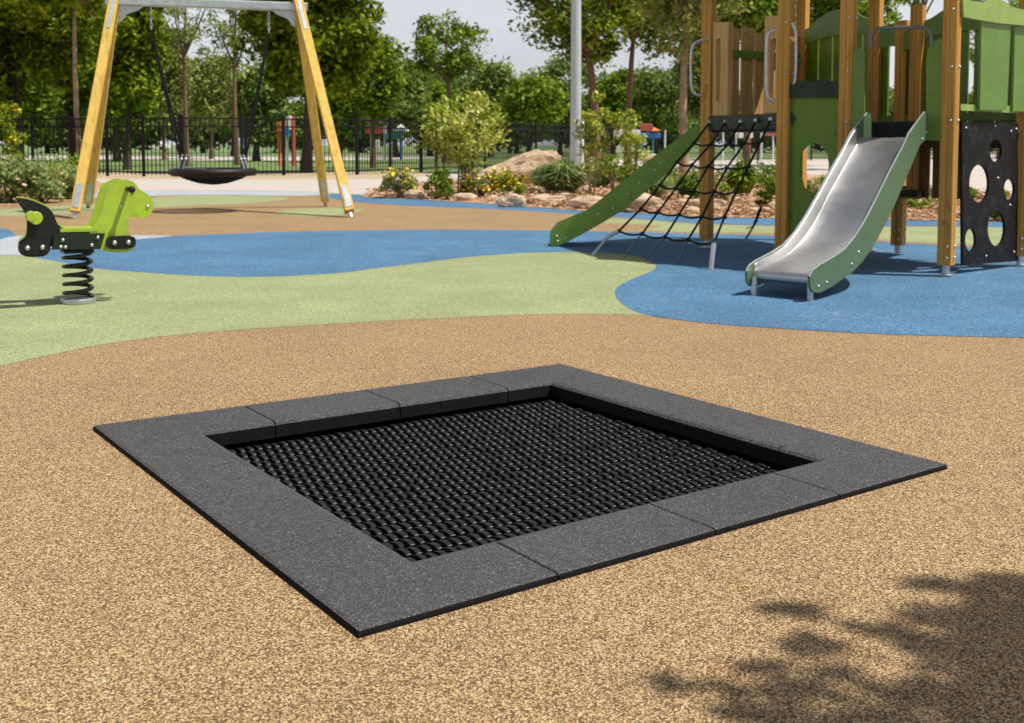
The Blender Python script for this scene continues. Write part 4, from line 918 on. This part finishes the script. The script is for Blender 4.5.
# rocks
def rock(label,px,py,wpx,ytop,seed,dep=.5,name='boulder',slant=0,group='boulders in the garden beds'):
    g=G(px,py); d=g.y; h=P(px,ytop,d).z; rx=wpx/2/F*d; bm=bmesh.new(); bmesh.ops.create_icosphere(bm,subdivisions=4,radius=1); r=random.Random(seed)
    from mathutils import noise as nz
    off=Vector((seed*3.1,seed*1.7,0))
    for v in bm.verts:
        q=v.co.copy(); k=1+.34*nz.noise(q*1.3+off)+.2*abs(nz.noise(q*2.6+off))+.07*nz.noise(q*7+off); c=Vector((q.x*k,q.y*k,q.z*k)); 
        c=Vector((math.copysign(abs(c.x)**.9,c.x),math.copysign(abs(c.y)**.9,c.y),math.copysign(abs(c.z)**.85,c.z)))
        z=c.z*h*.55+h*.42
        if slant: z*= (1+slant*c.x)
        v.co=Vector((c.x*rx,c.y*rx*dep,z))
    me=bpy.data.meshes.new(name); bm.to_mesh(me); bm.free(); me.materials.append(M['rock']); o=bpy.data.objects.new(name,me); C.objects.link(o); o.location=(g.x,g.y,0); tag(o,label,'rock',group)
    return o
rock('long sloping pale sandstone boulder left of the light pole',508,184,100,160,3,.3,slant=.85)
rock('sandstone boulder lying low at the front edge of the bed left of the slide',512,207,26,194,5)
rock('pale flat sandstone boulder in the bed above the front edge',546,204,40,195,6)
rock('sandstone boulder half hidden by the foot of the green slide',590,209,40,196,7)
rock('dark-sided boulder below the green slide near the net',640,212,44,193,8)
rock('low brown boulder near the yellow flowers',416,199,22,190,9)
rock('small flat boulder under the variegated shrub',465,201,22,193,10)
rock('pale boulder lying on the lawn behind the green slide',654,172,22,148+6,11)
rock('boulder in the left ground-cover bed',28,196,26,180,12)
rock('low boulder seen behind the rope net',704,211,40,198,13)
# loose stones in the bed, stuff
mb=MB(); k=0
while k<110:
    px=rng.uniform(370,1040); py=rng.uniform(188,221); g=G(px,py)
    if not inpoly(g.x,g.y,bp): continue
    k+=1; s=rng.uniform(.03,.12); mb.ball((g.x,g.y,.04),s,7,5,(1,rng.uniform(.6,1),rng.uniform(.4,.7)))
tag(mb.build('loose_stones','rock',smooth=False),'small loose pale stones scattered through the bark mulch','stones',kind='stuff')
# grass tufts beyond fence: lawn texture only
# ------------------------------------------------------------------ distant playground and cars
def far_play(label,px,py,items):
    g=G(px,py); t=thing('far_playground',label,'play equipment',g,'distant play equipment beyond the fence'); d=g.y
    for kind,x0,x1,y0,y1,m in items:
        a=P(x0,y1,d); b=P(x1,y0,d); 
        if kind=='post': MB().tube([Vector(((a.x+b.x)/2,d,max(0,a.z))),Vector(((a.x+b.x)/2,d,b.z))],abs(b.x-a.x)/2,8).build('post',m,t,True)
        elif kind=='roof':
            c=[Vector((a.x,d-1,a.z)),Vector((b.x,d-1,a.z)),Vector((b.x,d+1,a.z)),Vector((a.x,d+1,a.z))]; ap=Vector(((a.x+b.x)/2,d,b.z))
            MB().add(c+[ap],[(0,1,4),(1,2,4),(2,3,4),(3,0,4),(3,2,1,0)]).build('roof',m,t)
        else: MB().box(((a.x+b.x)/2,d,(a.z+b.z)/2),(abs(b.x-a.x),.5,abs(b.z-a.z)),bev=.02).build('panel',m,t)
far_play('orange, blue and red play posts seen left of the right swing legs',288,166,[('post',278,281,122,168,'orange'),('post',292,295,116,168,'red'),('panel',278,284,122,132,'orange'),('panel',283,290,128,136,'blue_p'),('post',286,288,118,168,'white'),('panel',289,292,116,130,'white')])
far_play('red and white play tower seen between the fence posts left of the bush',385,162,[('panel',366,384,127,134,'red'),('post',370,372,126,160,'white'),('panel',386,402,133,139,'teal'),('post',384,386,126,160,'white'),('roof',394,408,124,131,'white'),('post',400,402,128,160,'blue_p'),('panel',372,380,140,150,'white')])
far_play('blue and red play equipment right of the dark tree trunks',648,164,[('panel',614,640,130,137,'white'),('panel',640,660,133,138,'blue_p'),('panel',640,652,124,131,'red'),('post',640,642,130,160,'teal'),('post',652,654,130,160,'teal'),('post',664,666,130,160,'white'),('roof',650,658,127,131,'orange'),('post',620,622,128,160,'white')])
far_play('white and red play frame seen under the net beam',752,162,[('post',722,724,132,160,'white'),('post',735,737,130,160,'white'),('panel',738,752,131,138,'white'),('post',748,751,130,160,'red'),('post',760,763,128,160,'white'),('panel',764,776,130,136,'red'),('post',772,774,130,160,'white')])
def car(label,px,py,mat,rz=0):
    g=G(px,py); t=thing('parked_car',label,'car',g,'cars parked beyond the park'); L_=2.1
    pf=[(-2.1,.3),(-2.1,.75),(-1.9,.95),(-1.3,1.0),(-.9,1.42),(.7,1.45),(1.3,1.0),(2.0,.85),(2.12,.6),(2.1,.3)]
    MB().prism([g+Vector((x,-.85,z)) for x,z in pf],[g+Vector((x,.85,z)) for x,z in pf]).build('body',mat,t,bevel=.05)
    wf=[(-1.15,1.02),(-.82,1.36),(.62,1.38),(1.1,1.02)]; MB().prism([g+Vector((x,-.87,z)) for x,z in wf],[g+Vector((x,.87,z)) for x,z in wf]).build('window','dkglass',t)
    for x in (-1.3,1.3):
        MB().tube([g+Vector((x,-.9,.33)),g+Vector((x,-.68,.33))],.33,14).build('wheel','black',t,True); MB().tube([g+Vector((x,.68,.33)),g+Vector((x,.9,.33))],.33,14).build('wheel','black',t,True)
    return t
car('white car parked far beyond the fence above the basket seat',156,150.2,'white')
car('pale car parked far beyond the fence behind the dark trunks',606,150.4,'white')
